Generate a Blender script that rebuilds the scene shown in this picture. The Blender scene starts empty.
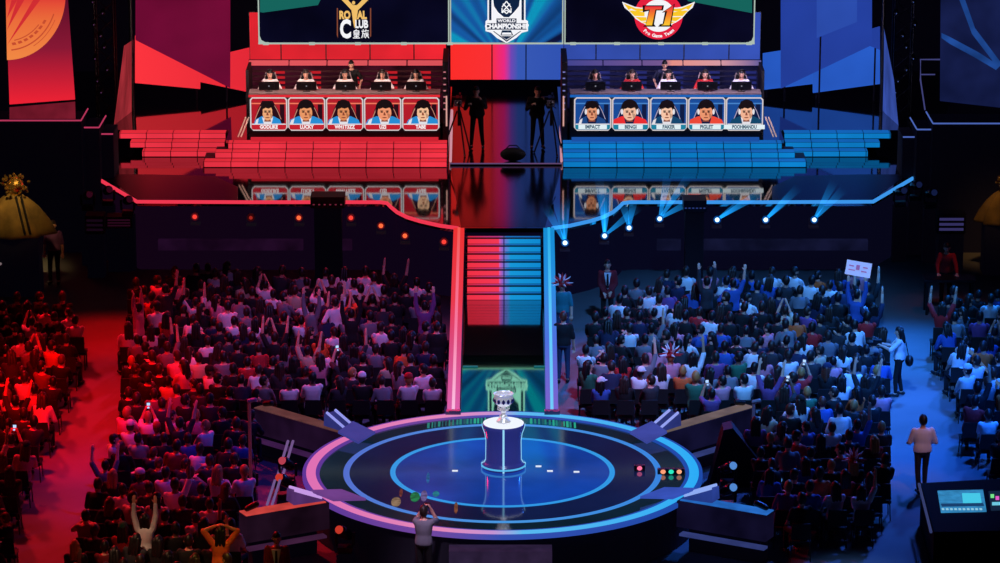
import bpy, math, random
from mathutils import Vector, Matrix, Euler
R = math.radians
rnd = random.Random(7)
scene = bpy.context.scene
col = scene.collection
# ------------------------------------------------------------------ camera
F, PITCH, CH = 3500.0, R(15), 24.0
SP, CP = math.sin(PITCH), math.cos(PITCH)
cd = bpy.data.cameras.new('camera'); cam = bpy.data.objects.new('camera', cd); col.objects.link(cam)
cam.location = (0, 0, CH); cam.rotation_euler = (R(90) - PITCH, 0, 0)
cd.sensor_width = 36; cd.lens = 36 * F / 1000; cd.clip_end = 400; cd.clip_start = 1
scene.camera = cam
scene.view_settings.view_transform = 'Standard'
scene.view_settings.look = 'None'
def ray(u, v):
    x = (u - 500) / F; y = (v - 281.5) / F
    return Vector((x, CP - y * SP, -SP - y * CP))
def pz(u, v, z=0.0):
    d = ray(u, v); t = (z - CH) / d.z
    return Vector((d.x * t, d.y * t, z))
def py(u, v, Y):
    d = ray(u, v); t = Y / d.y
    return Vector((d.x * t, Y, CH + d.z * t))
# ------------------------------------------------------------------ materials
def lin(c):
    return tuple(((x / 255) / 12.92 if x / 255 <= .04045 else ((x / 255 + .055) / 1.055) ** 2.4) for x in c) + (1.0,)
def _new(name):
    m = bpy.data.materials.new(name); m.use_nodes = True
    nt = m.node_tree; b = nt.nodes['Principled BSDF']
    return m, nt, b
def mat(name, rgb, rough=.6, metal=0, spec=.5, emit=0, var=.0, scale=6, ior=1.5):
    m, nt, b = _new(name)
    b.inputs['Base Color'].default_value = lin(rgb); b.inputs['Roughness'].default_value = rough
    b.inputs['Metallic'].default_value = metal; b.inputs['Specular IOR Level'].default_value = spec
    b.inputs['IOR'].default_value = ior
    if emit:
        b.inputs['Emission Color'].default_value = lin(rgb); b.inputs['Emission Strength'].default_value = emit
    if var:
        tc = nt.nodes.new('ShaderNodeTexCoord'); n = nt.nodes.new('ShaderNodeTexNoise'); n.inputs['Scale'].default_value = scale
        n.inputs['Detail'].default_value = 4
        mx = nt.nodes.new('ShaderNodeMix'); mx.data_type = 'RGBA'; mx.blend_type = 'MULTIPLY'; mx.inputs['Factor'].default_value = var
        r = nt.nodes.new('ShaderNodeValToRGB'); r.color_ramp.elements[0].position = .3; r.color_ramp.elements[1].position = .7
        nt.links.new(tc.outputs['Object'], n.inputs['Vector']); nt.links.new(n.outputs['Fac'], r.inputs['Fac'])
        mx.inputs['A'].default_value = lin(rgb); nt.links.new(r.outputs['Color'], mx.inputs['B'])
        nt.links.new(mx.outputs['Result'], b.inputs['Base Color'])
    return m
def emi(name, rgb, s=1.0, var=0, scale=1.0, vec=(1, 1, 1)):
    m, nt, b = _new(name)
    b.inputs['Base Color'].default_value = (.004, .004, .006, 1); b.inputs['Roughness'].default_value = .8
    b.inputs['Specular IOR Level'].default_value = .04
    b.inputs['Emission Color'].default_value = lin(rgb); b.inputs['Emission Strength'].default_value = s
    if var:
        tc = nt.nodes.new('ShaderNodeTexCoord'); mp = nt.nodes.new('ShaderNodeMapping'); mp.inputs['Scale'].default_value = vec
        n = nt.nodes.new('ShaderNodeTexNoise'); n.inputs['Scale'].default_value = scale; n.inputs['Detail'].default_value = 2
        mr = nt.nodes.new('ShaderNodeMapRange'); mr.inputs['From Min'].default_value = .3; mr.inputs['From Max'].default_value = .7
        mr.inputs['To Min'].default_value = s * (1 - var); mr.inputs['To Max'].default_value = s * (1 + var * .4)
        nt.links.new(tc.outputs['Object'], mp.inputs['Vector']); nt.links.new(mp.outputs['Vector'], n.inputs['Vector'])
        nt.links.new(n.outputs['Fac'], mr.inputs['Value']); nt.links.new(mr.outputs['Result'], b.inputs['Emission Strength'])
    return m
def emix(name, stops, s=1.0, axis=0):
    """glow colour that runs along a world axis, stops = [(pos, rgb)]"""
    m, nt, b = _new(name)
    b.inputs['Base Color'].default_value = (.004, .004, .006, 1); b.inputs['Roughness'].default_value = .8
    b.inputs['Specular IOR Level'].default_value = .04
    g = nt.nodes.new('ShaderNodeNewGeometry'); sx = nt.nodes.new('ShaderNodeSeparateXYZ'); mr = nt.nodes.new('ShaderNodeMapRange')
    lo, hi = stops[0][0], stops[-1][0]
    mr.inputs['From Min'].default_value = lo; mr.inputs['From Max'].default_value = hi
    r = nt.nodes.new('ShaderNodeValToRGB'); el = r.color_ramp.elements
    while len(el) < len(stops): el.new(.5)
    for e, (p, c) in zip(el, stops): e.position = (p - lo) / (hi - lo); e.color = lin(c)
    nt.links.new(g.outputs['Position'], sx.inputs[0]); nt.links.new(sx.outputs[axis], mr.inputs['Value'])
    nt.links.new(mr.outputs['Result'], r.inputs['Fac']); nt.links.new(r.outputs['Color'], b.inputs['Emission Color'])
    b.inputs['Emission Strength'].default_value = s
    return m
# ------------------------------------------------------------------ mesh builder
class MB:
    def __init__(s): s.v = []; s.f = []; s.m = []
    def add(s, vs, fs, m=0, M=None):
        o = len(s.v)
        s.v += [tuple(M @ Vector(p)) if M else tuple(p) for p in vs]
        s.f += [tuple(i + o for i in f) for f in fs]; s.m += [m] * len(fs); return s
    def box(s, c, d, m=0, M=None):
        x, y, z = d[0] / 2, d[1] / 2, d[2] / 2
        vs = [(c[0] + a * x, c[1] + b * y, c[2] + e * z) for a in (-1, 1) for b in (-1, 1) for e in (-1, 1)]
        return s.add(vs, [(0, 1, 3, 2), (4, 6, 7, 5), (0, 4, 5, 1), (2, 3, 7, 6), (0, 2, 6, 4), (1, 5, 7, 3)], m, M)
    def poly(s, ps, m=0): return s.add(ps, [tuple(range(len(ps)))], m)
    def prism(s, ps, ext, m=0):
        """closed slab: polygon ps pushed along vector ext"""
        n = len(ps); e = Vector(ext); vs = [Vector(p) for p in ps] + [Vector(p) + e for p in ps]
        return s.add(vs, [tuple(range(n)), tuple(range(2 * n - 1, n - 1, -1))] + [(i, i + n, (i + 1) % n + n, (i + 1) % n) for i in range(n)], m)
    def rings(s, rs, m=0, closed=True, M=None):
        n = len(rs[0]); vs = [p for r in rs for p in r]; fs = []
        for k in range(len(rs) - 1):
            for i in range(n): fs.append((k * n + i, k * n + (i + 1) % n, (k + 1) * n + (i + 1) % n, (k + 1) * n + i))
        if closed: fs += [tuple(range(n - 1, -1, -1)), tuple((len(rs) - 1) * n + i for i in range(n))]
        return s.add(vs, fs, m, M)
    def lathe(s, prof, c=(0, 0, 0), n=32, m=0, closed=True, M=None):
        return s.rings([[(c[0] + r * math.cos(2 * math.pi * i / n), c[1] + r * math.sin(2 * math.pi * i / n), c[2] + z) for i in range(n)] for r, z in prof], m, closed, M)
    def capsule(s, a, b, ra, rb, n=8, m=0, caps=2):
        a = Vector(a); b = Vector(b); d = b - a; L = d.length
        d = d / L if L > 1e-6 else Vector((0, 0, 1))
        x = d.orthogonal().normalized(); y = d.cross(x)
        rs = []
        ks = [-90 + 90 * (i + .35) / (caps + .35) for i in range(caps)] + [0]
        for k in ks: rs.append((a + d * ra * math.sin(R(k)), ra * math.cos(R(k))))
        for k in reversed(ks): rs.append((b - d * rb * math.sin(R(k)), rb * math.cos(R(k))))
        return s.rings([[c + (x * math.cos(2 * math.pi * i / n) + y * math.sin(2 * math.pi * i / n)) * r for i in range(n)] for c, r in rs], m)
    def tube(s, ps, r, n=8, m=0):
        ps = [Vector(p) for p in ps]; rs = []
        for i, p in enumerate(ps):
            d = (ps[min(i + 1, len(ps) - 1)] - ps[max(i - 1, 0)]).normalized()
            u = Vector((0, 0, 1)) if abs(d.z) < .95 else Vector((1, 0, 0))
            x = d.cross(u).normalized(); y = x.cross(d)
            rr = r[i] if isinstance(r, (list, tuple)) else r
            rs.append([p + (x * math.cos(2 * math.pi * k / n) + y * math.sin(2 * math.pi * k / n)) * rr for k in range(n)])
        return s.rings(rs, m)
    def ell(s, c, r, n=12, k=8, m=0, M=None):
        rs = []
        for j in range(k + 1):
            a = R(-90 + 180 * (j + .25) / (k + .5)); rs.append([(c[0] + r[0] * math.cos(a) * math.cos(2 * math.pi * i / n), c[1] + r[1] * math.cos(a) * math.sin(2 * math.pi * i / n), c[2] + r[2] * math.sin(a)) for i in range(n)])
        return s.rings(rs, m, True, M)
    def annulus(s, c, r0, r1, z0, z1, n=128, m=0, a0=0, a1=360):
        full = abs(a1 - a0) >= 360; k = n if full else n + 1; vs = []; fs = []
        for i in range(k):
            a = R(a0 + (a1 - a0) * i / n)
            for r, z in ((r0, z0), (r1, z0), (r1, z1), (r0, z1)): vs.append((c[0] + r * math.cos(a), c[1] + r * math.sin(a), z))
        for i in range(n):
            j = (i + 1) % k
            for q in range(4): fs.append((i * 4 + q, j * 4 + q, j * 4 + (q + 1) % 4, i * 4 + (q + 1) % 4))
        if not full: fs += [(0, 1, 2, 3), (4 * n + 3, 4 * n + 2, 4 * n + 1, 4 * n)]
        return s.add(vs, fs, m)
    def mesh(s, name, mats, smooth=False):
        me = bpy.data.meshes.new(name); me.from_pydata([tuple(p) for p in s.v], [], s.f)
        for m in (mats if isinstance(mats, (list, tuple)) else [mats]): me.materials.append(m)
        me.polygons.foreach_set('material_index', s.m)
        if smooth: me.polygons.foreach_set('use_smooth', [True] * len(s.f))
        me.update(); return me
    def build(s, name, mats, parent=None, smooth=False, **kw):
        """links the mesh; a parentless mesh is re-centred on its own base"""
        if parent is None and s.v:
            xs, ys, zs = zip(*[(p[0], p[1], p[2]) for p in s.v])
            c = Vector(((min(xs) + max(xs)) / 2, (min(ys) + max(ys)) / 2, min(zs)))
        else: c = Vector(parent.matrix_basis.translation) if parent is not None else Vector()
        if parent is not None:
            g = parent.parent
            while g is not None: c = c + g.matrix_basis.translation; g = g.parent
        rz = parent.rotation_euler.z if parent is not None and not kw.get('local') else 0
        if kw.pop('local', False): c = Vector()
        s.v = [Vector(p) - c for p in s.v]
        o = bpy.data.objects.new(name, s.mesh(name, mats, smooth)); col.objects.link(o)
        o.parent = parent
        if parent is None: o.location = c
        for k, v in kw.items(): o[k] = v
        return o
def recalc(me):
    import bmesh
    b = bmesh.new(); b.from_mesh(me); bmesh.ops.recalc_face_normals(b, faces=b.faces); b.to_mesh(me); b.free()
def tag(o, label, cat, group=None, kind=None):
    if label: o['label'] = label
    if cat: o['category'] = cat
    if group: o['group'] = group
    if kind: o['kind'] = kind
    return o
def thing(name, loc, label, cat, group=None, rz=0):
    o = bpy.data.objects.new(name, None); col.objects.link(o); o.location = loc; o.rotation_euler.z = rz; o.empty_display_size = .2
    return tag(o, label, cat, group)
def part(o, label): o['label'] = label; return o
def struct(o): o['kind'] = 'structure'; return o
def text(name, s, mats, parent, loc, size, font_scale_x=1.0, rot=None, bold=0.0, align='CENTER', shear=0):
    """lettering standing upright and facing the audience (towards -Y)"""
    cu = bpy.data.curves.new('t', 'FONT'); cu.body = s; cu.size = size; cu.align_x = align; cu.align_y = 'CENTER'
    cu.offset = bold; cu.shear = shear; cu.extrude = .002; cu.resolution_u = 3
    t = bpy.data.objects.new('t', cu); col.objects.link(t); bpy.context.view_layer.update()
    me = bpy.data.meshes.new_from_object(t.evaluated_get(bpy.context.evaluated_depsgraph_get()))
    bpy.data.objects.remove(t); me.name = name; me.materials.clear(); me.materials.append(mats)
    me.transform(Matrix.Rotation(R(90), 4, 'X') @ Matrix.Scale(font_scale_x, 4, (1, 0, 0)))
    if rot: me.transform(Matrix.Rotation(rot, 4, 'Y'))
    c = Vector(); g = parent
    while g is not None: c = c + g.matrix_basis.translation; g = g.parent
    me.transform(Matrix.Translation(Vector(loc) - c))
    o = bpy.data.objects.new(name, me); col.objects.link(o); o.parent = parent
    return o
def copy_tree(o, parent=None):
    c = o.copy(); col.objects.link(c); c.parent = parent
    for ch in KIDS.get(o.name, ()): copy_tree(ch, c)
    return c
KIDS = {}
def note_kids(o):
    KIDS[o.name] = list(o.children)
    for c in KIDS[o.name]: note_kids(c)
def light(kind, loc, tgt, energy, rgb, size=1.0, angle=40, blend=.5):
    l = bpy.data.lights.new(kind.lower() + '_lamp', kind); l.energy = energy; l.color = lin(rgb)[:3]
    if kind == 'SPOT': l.spot_size = R(angle); l.spot_blend = blend; l.shadow_soft_size = size
    elif kind == 'AREA': l.size = size
    o = bpy.data.objects.new(kind.lower() + '_lamp', l); col.objects.link(o); o.location = loc
    o.rotation_euler = (Vector(tgt) - Vector(loc)).to_track_quat('-Z', 'Y').to_euler(); return o
XC = .06          # axis of symmetry of the stage
ZD, ZS, ZU = 1.0, 1.9, 2.41   # heights: round stage, main stage, upper platforms
# ================================================================== SETTING
M_floor = mat('concrete floor', (120, 120, 128), .75, var=.35, scale=.35)
M_black = mat('black drape', (9, 7, 22), .9, emit=.22)  # faint navy emission added to lift the unlit black
M_dark = mat('black metal', (10, 10, 13), .45)
M_dark2 = mat('dark stage skirt', (16, 12, 22), .6)
M_gloss = mat('black mirror platform', (5, 4, 9), .05, ior=3.4, spec=.8)
M_deck = mat('black mirror stage floor', (5, 4, 9), .05, ior=3.1, spec=.75)
M_gloss3 = mat('black satin platform', (5, 4, 9), .13, ior=1.45, spec=.45)
M_gloss2 = mat('runway floor with tinted reflection', (52, 184, 142), .03, metal=1)  # green tint put in the floor colours the mirrored emblem
M_gloss4 = mat('dark mirror floor at the steps', (176, 168, 176), .05, metal=1)
struct(MB().box((0, 80, -.15), (60, 60, .3)).build('floor', M_floor))
struct(MB().box((0, 108.4, 5), (60, .3, 10.4)).build('wall_back', M_black))
struct(MB().box((-24, 82, 5), (.3, 54, 10)).build('wall_left', M_black))
struct(MB().box((24, 82, 5), (.3, 54, 10)).build('wall_right', M_black))
# ------------------------------------------------------------------ main stage deck (front lip in plan)
def lip(side):
    pts = [(97, 178), (137, 201.5), (250, 202), (380, 202), (387, 203), (391, 207), (397, 212), (407, 217), (420, 221), (440, 225.5), (458, 228)]
    return [pz(u if side < 0 else 1010 - u, v, ZS) for u, v in pts]
outline = lip(-1) + list(reversed(lip(1)))
xl, xr = -14.5, 14.6
back = [Vector((xr, 108, ZS)), Vector((xl, 108, ZS))]
deck = MB().prism([Vector((p.x, p.y, ZS - .12)) for p in outline + back], (0, 0, .12))
o = deck.build('stage_floor', M_deck); recalc(o.data); struct(o)
sk = MB()
for a, b in zip(outline, outline[1:]):
    i = Vector((0, .12, 0))
    sk.prism([Vector((a.x, a.y, 0)) + i, Vector((b.x, b.y, 0)) + i, Vector((b.x, b.y, ZS - .125)) + i, Vector((a.x, a.y, ZS - .125)) + i], (0, .06, 0))
M_skirt = emix('stage fascia with added glow', [(-10.5, (22, 5, 24)), (-2, (16, 5, 26)), (2, (9, 9, 34)), (10.5, (9, 9, 30))], .7)  # purple-to-blue emission added to lighten the fascia, which is no lamp
o = sk.build('trim_1', M_skirt); recalc(o.data); struct(o)
RED, BLUE = (240, 52, 70), (12, 128, 205)
for side in (-1, 1):
    pts = lip(side); m = emi('edge light', (240, 55, 80) if side < 0 else (60, 150, 235), 1.0)
    q = MB(); q.tube([p + Vector((0, -.02, 0)) for p in pts], .05, 6)
    tag(q.build('edge_light_strip', m), ('thin red' if side < 0 else 'thin blue') + ' light strip along the curved front edge of the stage', 'light strip', 'stage edge lights')
    # dull ledge panels low on the front
    for k, (u0, u1) in enumerate(((158, 303), (333, 352)) if side < 0 else ((700, 868), (657, 681))):
        a = pz(u0, 262, .1); b = pz(u1, 262, .1)
        Yl = 89.6
        x0 = py(u0, 245, Yl).x; x1 = py(u1, 245, Yl).x; zt = py(500, 240.5, Yl).z; zb = py(500, 250.5, Yl).z
        g = MB().box(((x0 + x1) / 2, Yl + .1, (zt + zb) / 2), (x1 - x0, .2, zt - zb))
        n = 3 if k == 0 else 1
        lp = g.build('ledge_panel', emi('ledge glow', (34, 11, 38) if side < 0 else (20, 22, 52), .75, .6, 1.5))
        tag(lp, ('long' if k == 0 else 'short') + (' dim purple' if side < 0 else ' dim blue') + ' panel low on the stage front', 'panel', 'low stage front panels')
# ------------------------------------------------------------------ raised platforms on the deck
def led_block(name, side, Yf, xs, label):
    """three LED steps: xs = outer edge pixel of each step, inner edge shared"""
    base = RED if side < 0 else BLUE
    dim = (225, 42, 56) if side < 0 else (16, 100, 185)
    mr = emi(name + ' riser', base, 1.0, .22, .5); mt = emi(name + ' tread', dim, 1.0, .18, .5)
    x_in = xs[0]; t = thing(name, ((x_in + xs[1]) / 2, Yf, ZS), label, 'stairs', 'glowing stage steps')
    for k in range(3):
        xo = xs[1 + k]; y0 = Yf + .4 * k; z0 = ZS + .17 * k; z1 = z0 + .17; yb = Yf + 1.2
        lo, hi = min(x_in, xo), max(x_in, xo)
        c = MB().box(((lo + hi) / 2, (y0 + yb) / 2 + .012, (z0 + z1) / 2 - .006), (hi - lo, yb - y0 - .024, z1 - z0 - .012)).build('step', M_dark, t)
        n = max(1, round((hi - lo) / .75)); w = .75; p = MB(); q = MB(); x = x_in; d = -1 if xo < x_in else 1
        while (x - xo) * d < -.02:
            x2 = x + d * w
            if (x2 - xo) * d > 0: x2 = xo
            a, b = min(x, x2) + .012, max(x, x2) - .012
            if b > a:
                p.box(((a + b) / 2, y0, (z0 + z1) / 2 + .004), (b - a, .02, .135))
                q.box(((a + b) / 2, y0 + .2, z1), (b - a, .36, .012))
            x = x2
        p.build('riser_light', mr, c); q.build('tread_light', mt, c)
    return t
YF = 94.7; YW = 96.0
for side in (-1, 1):
    s = side; word = 'red' if s < 0 else 'blue'
    U = lambda u: u if s < 0 else 1010 - u
    xin = py(U(447), 167, YF).x
    outs = [py(U(203), 167, YF).x, py(U(215), 160, YF + .4).x, py(U(228), 150, YF + .8).x]
    led_block('glowing_steps', s, YF, [xin] + outs, f'long {word} glowing steps in front of the {word} player desk')
    xin2 = py(U(224), 157, YW).x
    outs2 = [py(U(142), 157, YW).x, py(U(130), 148, YW + .4).x, py(U(119), 139, YW + .8).x]
    led_block('glowing_steps', s, YW, [xin2] + outs2, f'short {word} glowing steps at the outer end of the stage')
    # platform under the desk pod and the wing (mirror finish)
    xi = py(U(449), 100, 97).x; xo = py(U(112), 110, 98).x; xm = py(U(226), 130, 96).x
    pb = MB()
    lo, hi = sorted((xi, xm)); pb.box(((lo + hi) / 2, (YF + 1.2 + 103.2) / 2, (ZS + ZU) / 2), (hi - lo, 103.2 - YF - 1.2, ZU - ZS))
    lo, hi = sorted((xm, xo)); pb.box(((lo + hi) / 2, (YW + 1.2 + 103.2) / 2, (ZS + ZU) / 2), (hi - lo, 103.2 - YW - 1.2, ZU - ZS))
    struct(pb.build('trim_2' if s < 0 else 'trim_3', M_gloss))
# centre platform for the two camera operators
Yc = pz(500, 165.5, ZS).y; zc = ZS + .06
xa = py(450, 165, Yc).x; xb = py(562, 165, Yc).x
pb = MB().box(((xa + xb) / 2, (Yc + 104.2) / 2, (ZS + zc) / 2), (xb - xa, 104.2 - Yc, zc - ZS))
pl = pb.build('centre_platform', M_gloss3); tag(pl, 'low glossy black platform under the two camera operators', 'platform')
M_satin = mat('added satin overlay', (10, 5, 12), .3, ior=1.5, spec=.5)
for s in (-1, 1):
    wf = MB().prism([pz(u if s < 0 else 1010 - u, v, ZS) for u, v in [(106, 177), (139, 200.6), (238, 200.9), (238, 187), (214, 176), (150, 174.5), (112, 174.5)]], (0, 0, .005)).build('added_overlay_left' if s < 0 else 'added_overlay_right', M_satin); recalc(wf.data); struct(wf)  # thin satin overlay added to weaken the mirrored wings
cf = MB().prism([pz(461, 227.2, ZS), pz(545, 227.2, ZS), Vector((xb, Yc - .01, ZS)), Vector((xa, Yc - .01, ZS))], (0, 0, .006)).build('trim_4', M_gloss3); recalc(cf.data); struct(cf)
g = MB(); g.box(((xa + xb) / 2, Yc - .02, zc), (xb - xa, .03, .03)); g.build('front_trim', emi('pale edge', (95, 70, 110), 1), pl)
# side rails of the centre platform
for s in (-1, 1):
    r = MB().tube([pz(450.5 if s < 0 else 561.5, 163, zc) + Vector((0, 0, .05)), pz(452 if s < 0 else 560, 112, zc) + Vector((0, 0, .05))], .035, 6)
    tag(r.build('platform_edge_light', emi('pale pink edge', (215, 150, 165), .9)), ('left' if s < 0 else 'right') + ' pale light line along the side of the operators\' platform', 'light strip')
# ------------------------------------------------------------------ LED walls
M_seam = M_dark
def led_wall(name, x0, x1, z0, z1, Y, mats, cols, label, seams_x, seam_z=()):
    t = thing(name, ((x0 + x1) / 2, Y, z0), label, 'LED wall', 'LED wall sections behind the stage')
    MB().box(((x0 + x1) / 2, Y + .06, (z0 + z1) / 2), (x1 - x0, .1, z1 - z0)).build('backing', M_dark, t)
    ex = [x0] + list(seams_x) + [x1]; ez = [z0] + list(seam_z) + [z1]
    for a, b in zip(ex, ex[1:]):
        for c, d in zip(ez, ez[1:]):
            MB().box(((a + b) / 2, Y, (c + d) / 2), (b - a - .035, .02, d - c - .03)).build('led_panel', mats, t)
    return t
Y0 = 99.2
for s in (-1, 1):
    U = lambda u: u if s < 0 else 1010 - u
    xs = sorted((py(U(249.5), 50, Y0).x, py(U(446.5), 50, Y0).x))
    zb = py(500, 60.5, Y0).z; zt = py(500, 12, Y0).z; z45 = zb
    m = emi('red LED wall' if s < 0 else 'blue LED wall', (232, 36, 48) if s < 0 else (52, 80, 178), 1, .25, .6)
    sx = sorted(py(U(u), 50, Y0).x for u in (281, 326, 370, 414))
    led_wall('led_wall', xs[0], xs[1], zb, zt, Y0, m, None, ('red' if s < 0 else 'blue') + ' LED wall showing between the player booth and the big screen', sx)
Yw = 104.6
xs = (py(450, 60, Yw).x, py(566, 60, Yw).x); zb = py(500, 80, Yw).z
m = emix('red to blue LED wall', [(xs[0], (252, 45, 42)), (py(490, 60, Yw).x, (250, 48, 50)), (py(504, 60, Yw).x, (235, 40, 130)), (py(511, 60, Yw).x, (110, 70, 180)), (py(518, 60, Yw).x, (55, 88, 180)), (xs[1], (48, 82, 178))])
led_wall('led_wall', xs[0], xs[1], zb, zb + 4.0, Yw, m, None, 'centre LED wall fading from red to blue behind the operators', [py(492, 60, Yw).x, py(526, 60, Yw).x])
# ------------------------------------------------------------------ big screens
Ys = 94.7
M_frame = emi('screen frame', (190, 208, 196), .8); M_scr = emi('screen navy', (9, 9, 34), 1.0, .6, .5)
M_teal = emi('screen teal', (22, 100, 92), 1)
white = emi('white graphic', (245, 245, 250), 1); gold = emi('gold graphic', (240, 190, 105), 1)
goldd = emi('brown graphic', (130, 70, 50), 1); navy = emi('navy graphic', (14, 34, 66), 1)
redg = emi('red graphic', (228, 32, 62), 1); yel = emi('yellow graphic', (250, 200, 40), 1); ora = emi('orange graphic', (240, 105, 40), 1); blk = emi('black graphic', (8, 5, 12), 1)
def streak_mat():
    m, nt, b = _new('blue light streaks'); b.inputs['Base Color'].default_value = (0, 0, 0, 1)
    tc = nt.nodes.new('ShaderNodeTexCoord'); sx = nt.nodes.new('ShaderNodeSeparateXYZ')
    at = nt.nodes.new('ShaderNodeMath'); at.operation = 'ARCTAN2'; ad = nt.nodes.new('ShaderNodeMath'); ad.operation = 'ADD'; ad.inputs[1].default_value = .6
    n = nt.nodes.new('ShaderNodeTexNoise'); n.noise_dimensions = '1D'; n.inputs['Scale'].default_value = 3.2; n.inputs['Detail'].default_value = 1
    r = nt.nodes.new('ShaderNodeValToRGB'); e = r.color_ramp.elements
    e[0].position = .36; e[0].color = lin((8, 18, 60)); e[1].position = .62; e[1].color = lin((10, 150, 190))
    x = e.new(.5); x.color = lin((20, 90, 165))
    nt.links.new(tc.outputs['Object'], sx.inputs[0]); nt.links.new(sx.outputs['Z'], ad.inputs[0]); nt.links.new(sx.outputs['X'], at.inputs[0]); nt.links.new(ad.outputs[0], at.inputs[1])
    nt.links.new(at.outputs[0], n.inputs['W']); nt.links.new(n.outputs['Fac'], r.inputs['Fac']); nt.links.new(r.outputs['Color'], b.inputs['Emission Color']); b.inputs['Emission Strength'].default_value = .95
    return m
def S(u, v, d=0): return py(u, v, Ys) + Vector((0, -.012 - .006 * d, 0))
def spoly(pts, d=0, mb=None, m=0):
    mb = mb or MB(); return mb.prism([S(u, v, d) for u, v in pts], (0, .004, 0), m)
def scr(name_, u0, u1, mdisp, label):
    x0, x1 = py(u0, 20, Ys).x, py(u1, 20, Ys).x; zb = py(500, 44, Ys).z; zt = zb + 3.6
    t = thing('video_screen', ((x0 + x1) / 2, Ys, zb), label, 'screen', 'big video screens over the stage')
    MB().box(((x0 + x1) / 2, Ys + .12, (zb + zt) / 2), (x1 - x0, .22, zt - zb)).build('housing', M_dark, t)
    MB().box(((x0 + x1) / 2, Ys, (zb + zt) / 2), (x1 - x0 - .02, .012, zt - zb - .02)).build('display', mdisp, t)
    f = MB(); w = .042
    f.box(((x0 + x1) / 2, Ys - .02, zb + w / 2), (x1 - x0, .05, w)).box(((x0 + x1) / 2, Ys - .02, zt - w / 2), (x1 - x0, .05, w))
    f.box((x0 + w / 2, Ys - .02, (zb + zt) / 2), (w * .8, .05, zt - zb)).box((x1 - w / 2, Ys - .02, (zb + zt) / 2), (w * .8, .05, zt - zb))
    return t, f
ta, f = scr('a', 258, 449.5, M_scr, 'left big screen with a gold winged club logo on navy')
for k in range(5): f.box((py(258 + 46 * k + 8, 44, Ys).x, Ys - .05, py(0, 44, Ys).z + .02), (.16, .06, .07))
f.prism([S(259, 34, 2), S(261.5, 40, 2), S(267, 43, 2), S(259, 43, 2)], (0, .01, 0)); f.build('frame', M_frame, ta)
spoly([(260, -20), (330, -20), (318, 5), (263, 12.5), (260, 12)]).build('teal_corner', M_teal, ta)
lg = MB()
g2 = spoly([(336.8, 8), (338, 8), (338, 38), (336.8, 35)], 1); spoly([(370, 8), (371.2, 8), (371.2, 36), (370, 37)], 1, g2)
logo = g2.build('club_logo', goldd, ta)
w = spoly([(339, -3), (341, -14), (346, -16), (344, -6), (349, 1), (353, 5), (357, 5), (361, 1), (366, -6), (364, -16), (369, -14), (371, -3), (365, 3), (358, 10), (356.2, 22), (354.5, 28), (353.2, 22), (351.5, 10), (345, 3)], 2)
w.prism([S(353.6 + 1.6 * math.cos(a), 2.6 + 1.9 * math.sin(a), 3) for a in [i * math.pi / 5 for i in range(10)]], (0, .004, 0))
w.build('winged_figure', gold, logo)
def T(s, u, v, hpx, m, p, sx=1.0, d=3, **k): return text('lettering', s, m, p, S(u, v, d), hpx / 36.4 / .70, sx, **k)
T('RO', 344.8, 15.2, 7.6, gold, logo, .72, bold=.016); T('AL', 362, 15.2, 7.6, gold, logo, .72, bold=.016)
T('C', 345.5, 29.6, 17.5, white, logo, .62, bold=.03); T('LUB', 361.5, 24.2, 7.8, white, logo, .66, bold=.012)
cn = MB()
def strokes(u0, v0, w_, h_, ls):
    for (x0, y0, x1, y1, tk) in ls:
        a = Vector((u0 + x0 * w_, v0 + y0 * h_)); b = Vector((u0 + x1 * w_, v0 + y1 * h_)); n = (b - a).normalized(); n = Vector((-n.y, n.x)) * tk * h_
        cn.prism([S(*(a + n), 3), S(*(b + n), 3), S(*(b - n), 3), S(*(a - n), 3)], (0, .004, 0))
strokes(353, 29.2, 7, 8.8, [(.5, 0, .38, .14, .05), (.15, .16, .85, .16, .05), (.15, .16, .15, .48, .05), (.85, .16, .85, .48, .05), (.15, .32, .85, .32, .04), (.15, .48, .85, .48, .05), (.08, .62, .92, .62, .05), (.16, .79, .84, .79, .05), (0, .97, 1, .97, .05), (.5, .62, .5, .97, .05)])
strokes(361.6, 29.2, 7.2, 8.8, [(.2, 0, .28, .12, .05), (0, .2, .46, .2, .05), (.18, .2, .16, .6, .05), (.16, .6, .02, .98, .05), (.18, .45, .4, .45, .05), (.4, .45, .36, .9, .05), (.62, 0, .52, .28, .05), (.58, .16, 1, .16, .05), (.62, .36, .54, .52, .05), (.58, .42, .96, .42, .05), (.5, .62, 1, .62, .05), (.75, .42, .75, .62, .05), (.75, .62, .5, .98, .05), (.75, .62, 1, .98, .05)])
cn.build('lettering', white, logo)
tb, f = scr('b', 449.8, 563.5, streak_mat(), 'centre big screen with a white and navy shield logo on blue light streaks'); f.build('frame', M_frame, tb)
sh = spoly([(487.5, -30), (525.5, -30), (525.5, 19.5), (528, 21), (528, 31), (522, 32.5), (516, 38), (506.5, 43), (497, 38), (491, 32.5), (485.5, 31), (485.5, 21), (487.5, 19.5)], 1).build('shield_logo', white, tb)
spoly([(489, -30), (491.5, -30), (491.5, 20), (489, 20)], 2).build('navy_edge', navy, sh); spoly([(521.5, -30), (524, -30), (524, 20), (521.5, 20)], 2).build('navy_edge', navy, sh)
nv = spoly([(491, -22), (522, -22), (519, 6), (514, 12), (509, 17), (504, 17), (498, 12), (494, 6)], 2)
spoly([(487, 23), (526.5, 23), (526.5, 29.5), (487, 29.5)], 2, nv); spoly([(496.5, 18.3), (516.5, 18.3), (516.5, 22.8), (496.5, 22.8)], 2, nv)
spoly([(502, 30.2), (511, 30.2), (513.2, 35.2), (500.5, 35.2)], 2, nv); spoly([(501, 36), (512, 36), (506.5, 39.5)], 2, nv)
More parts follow.
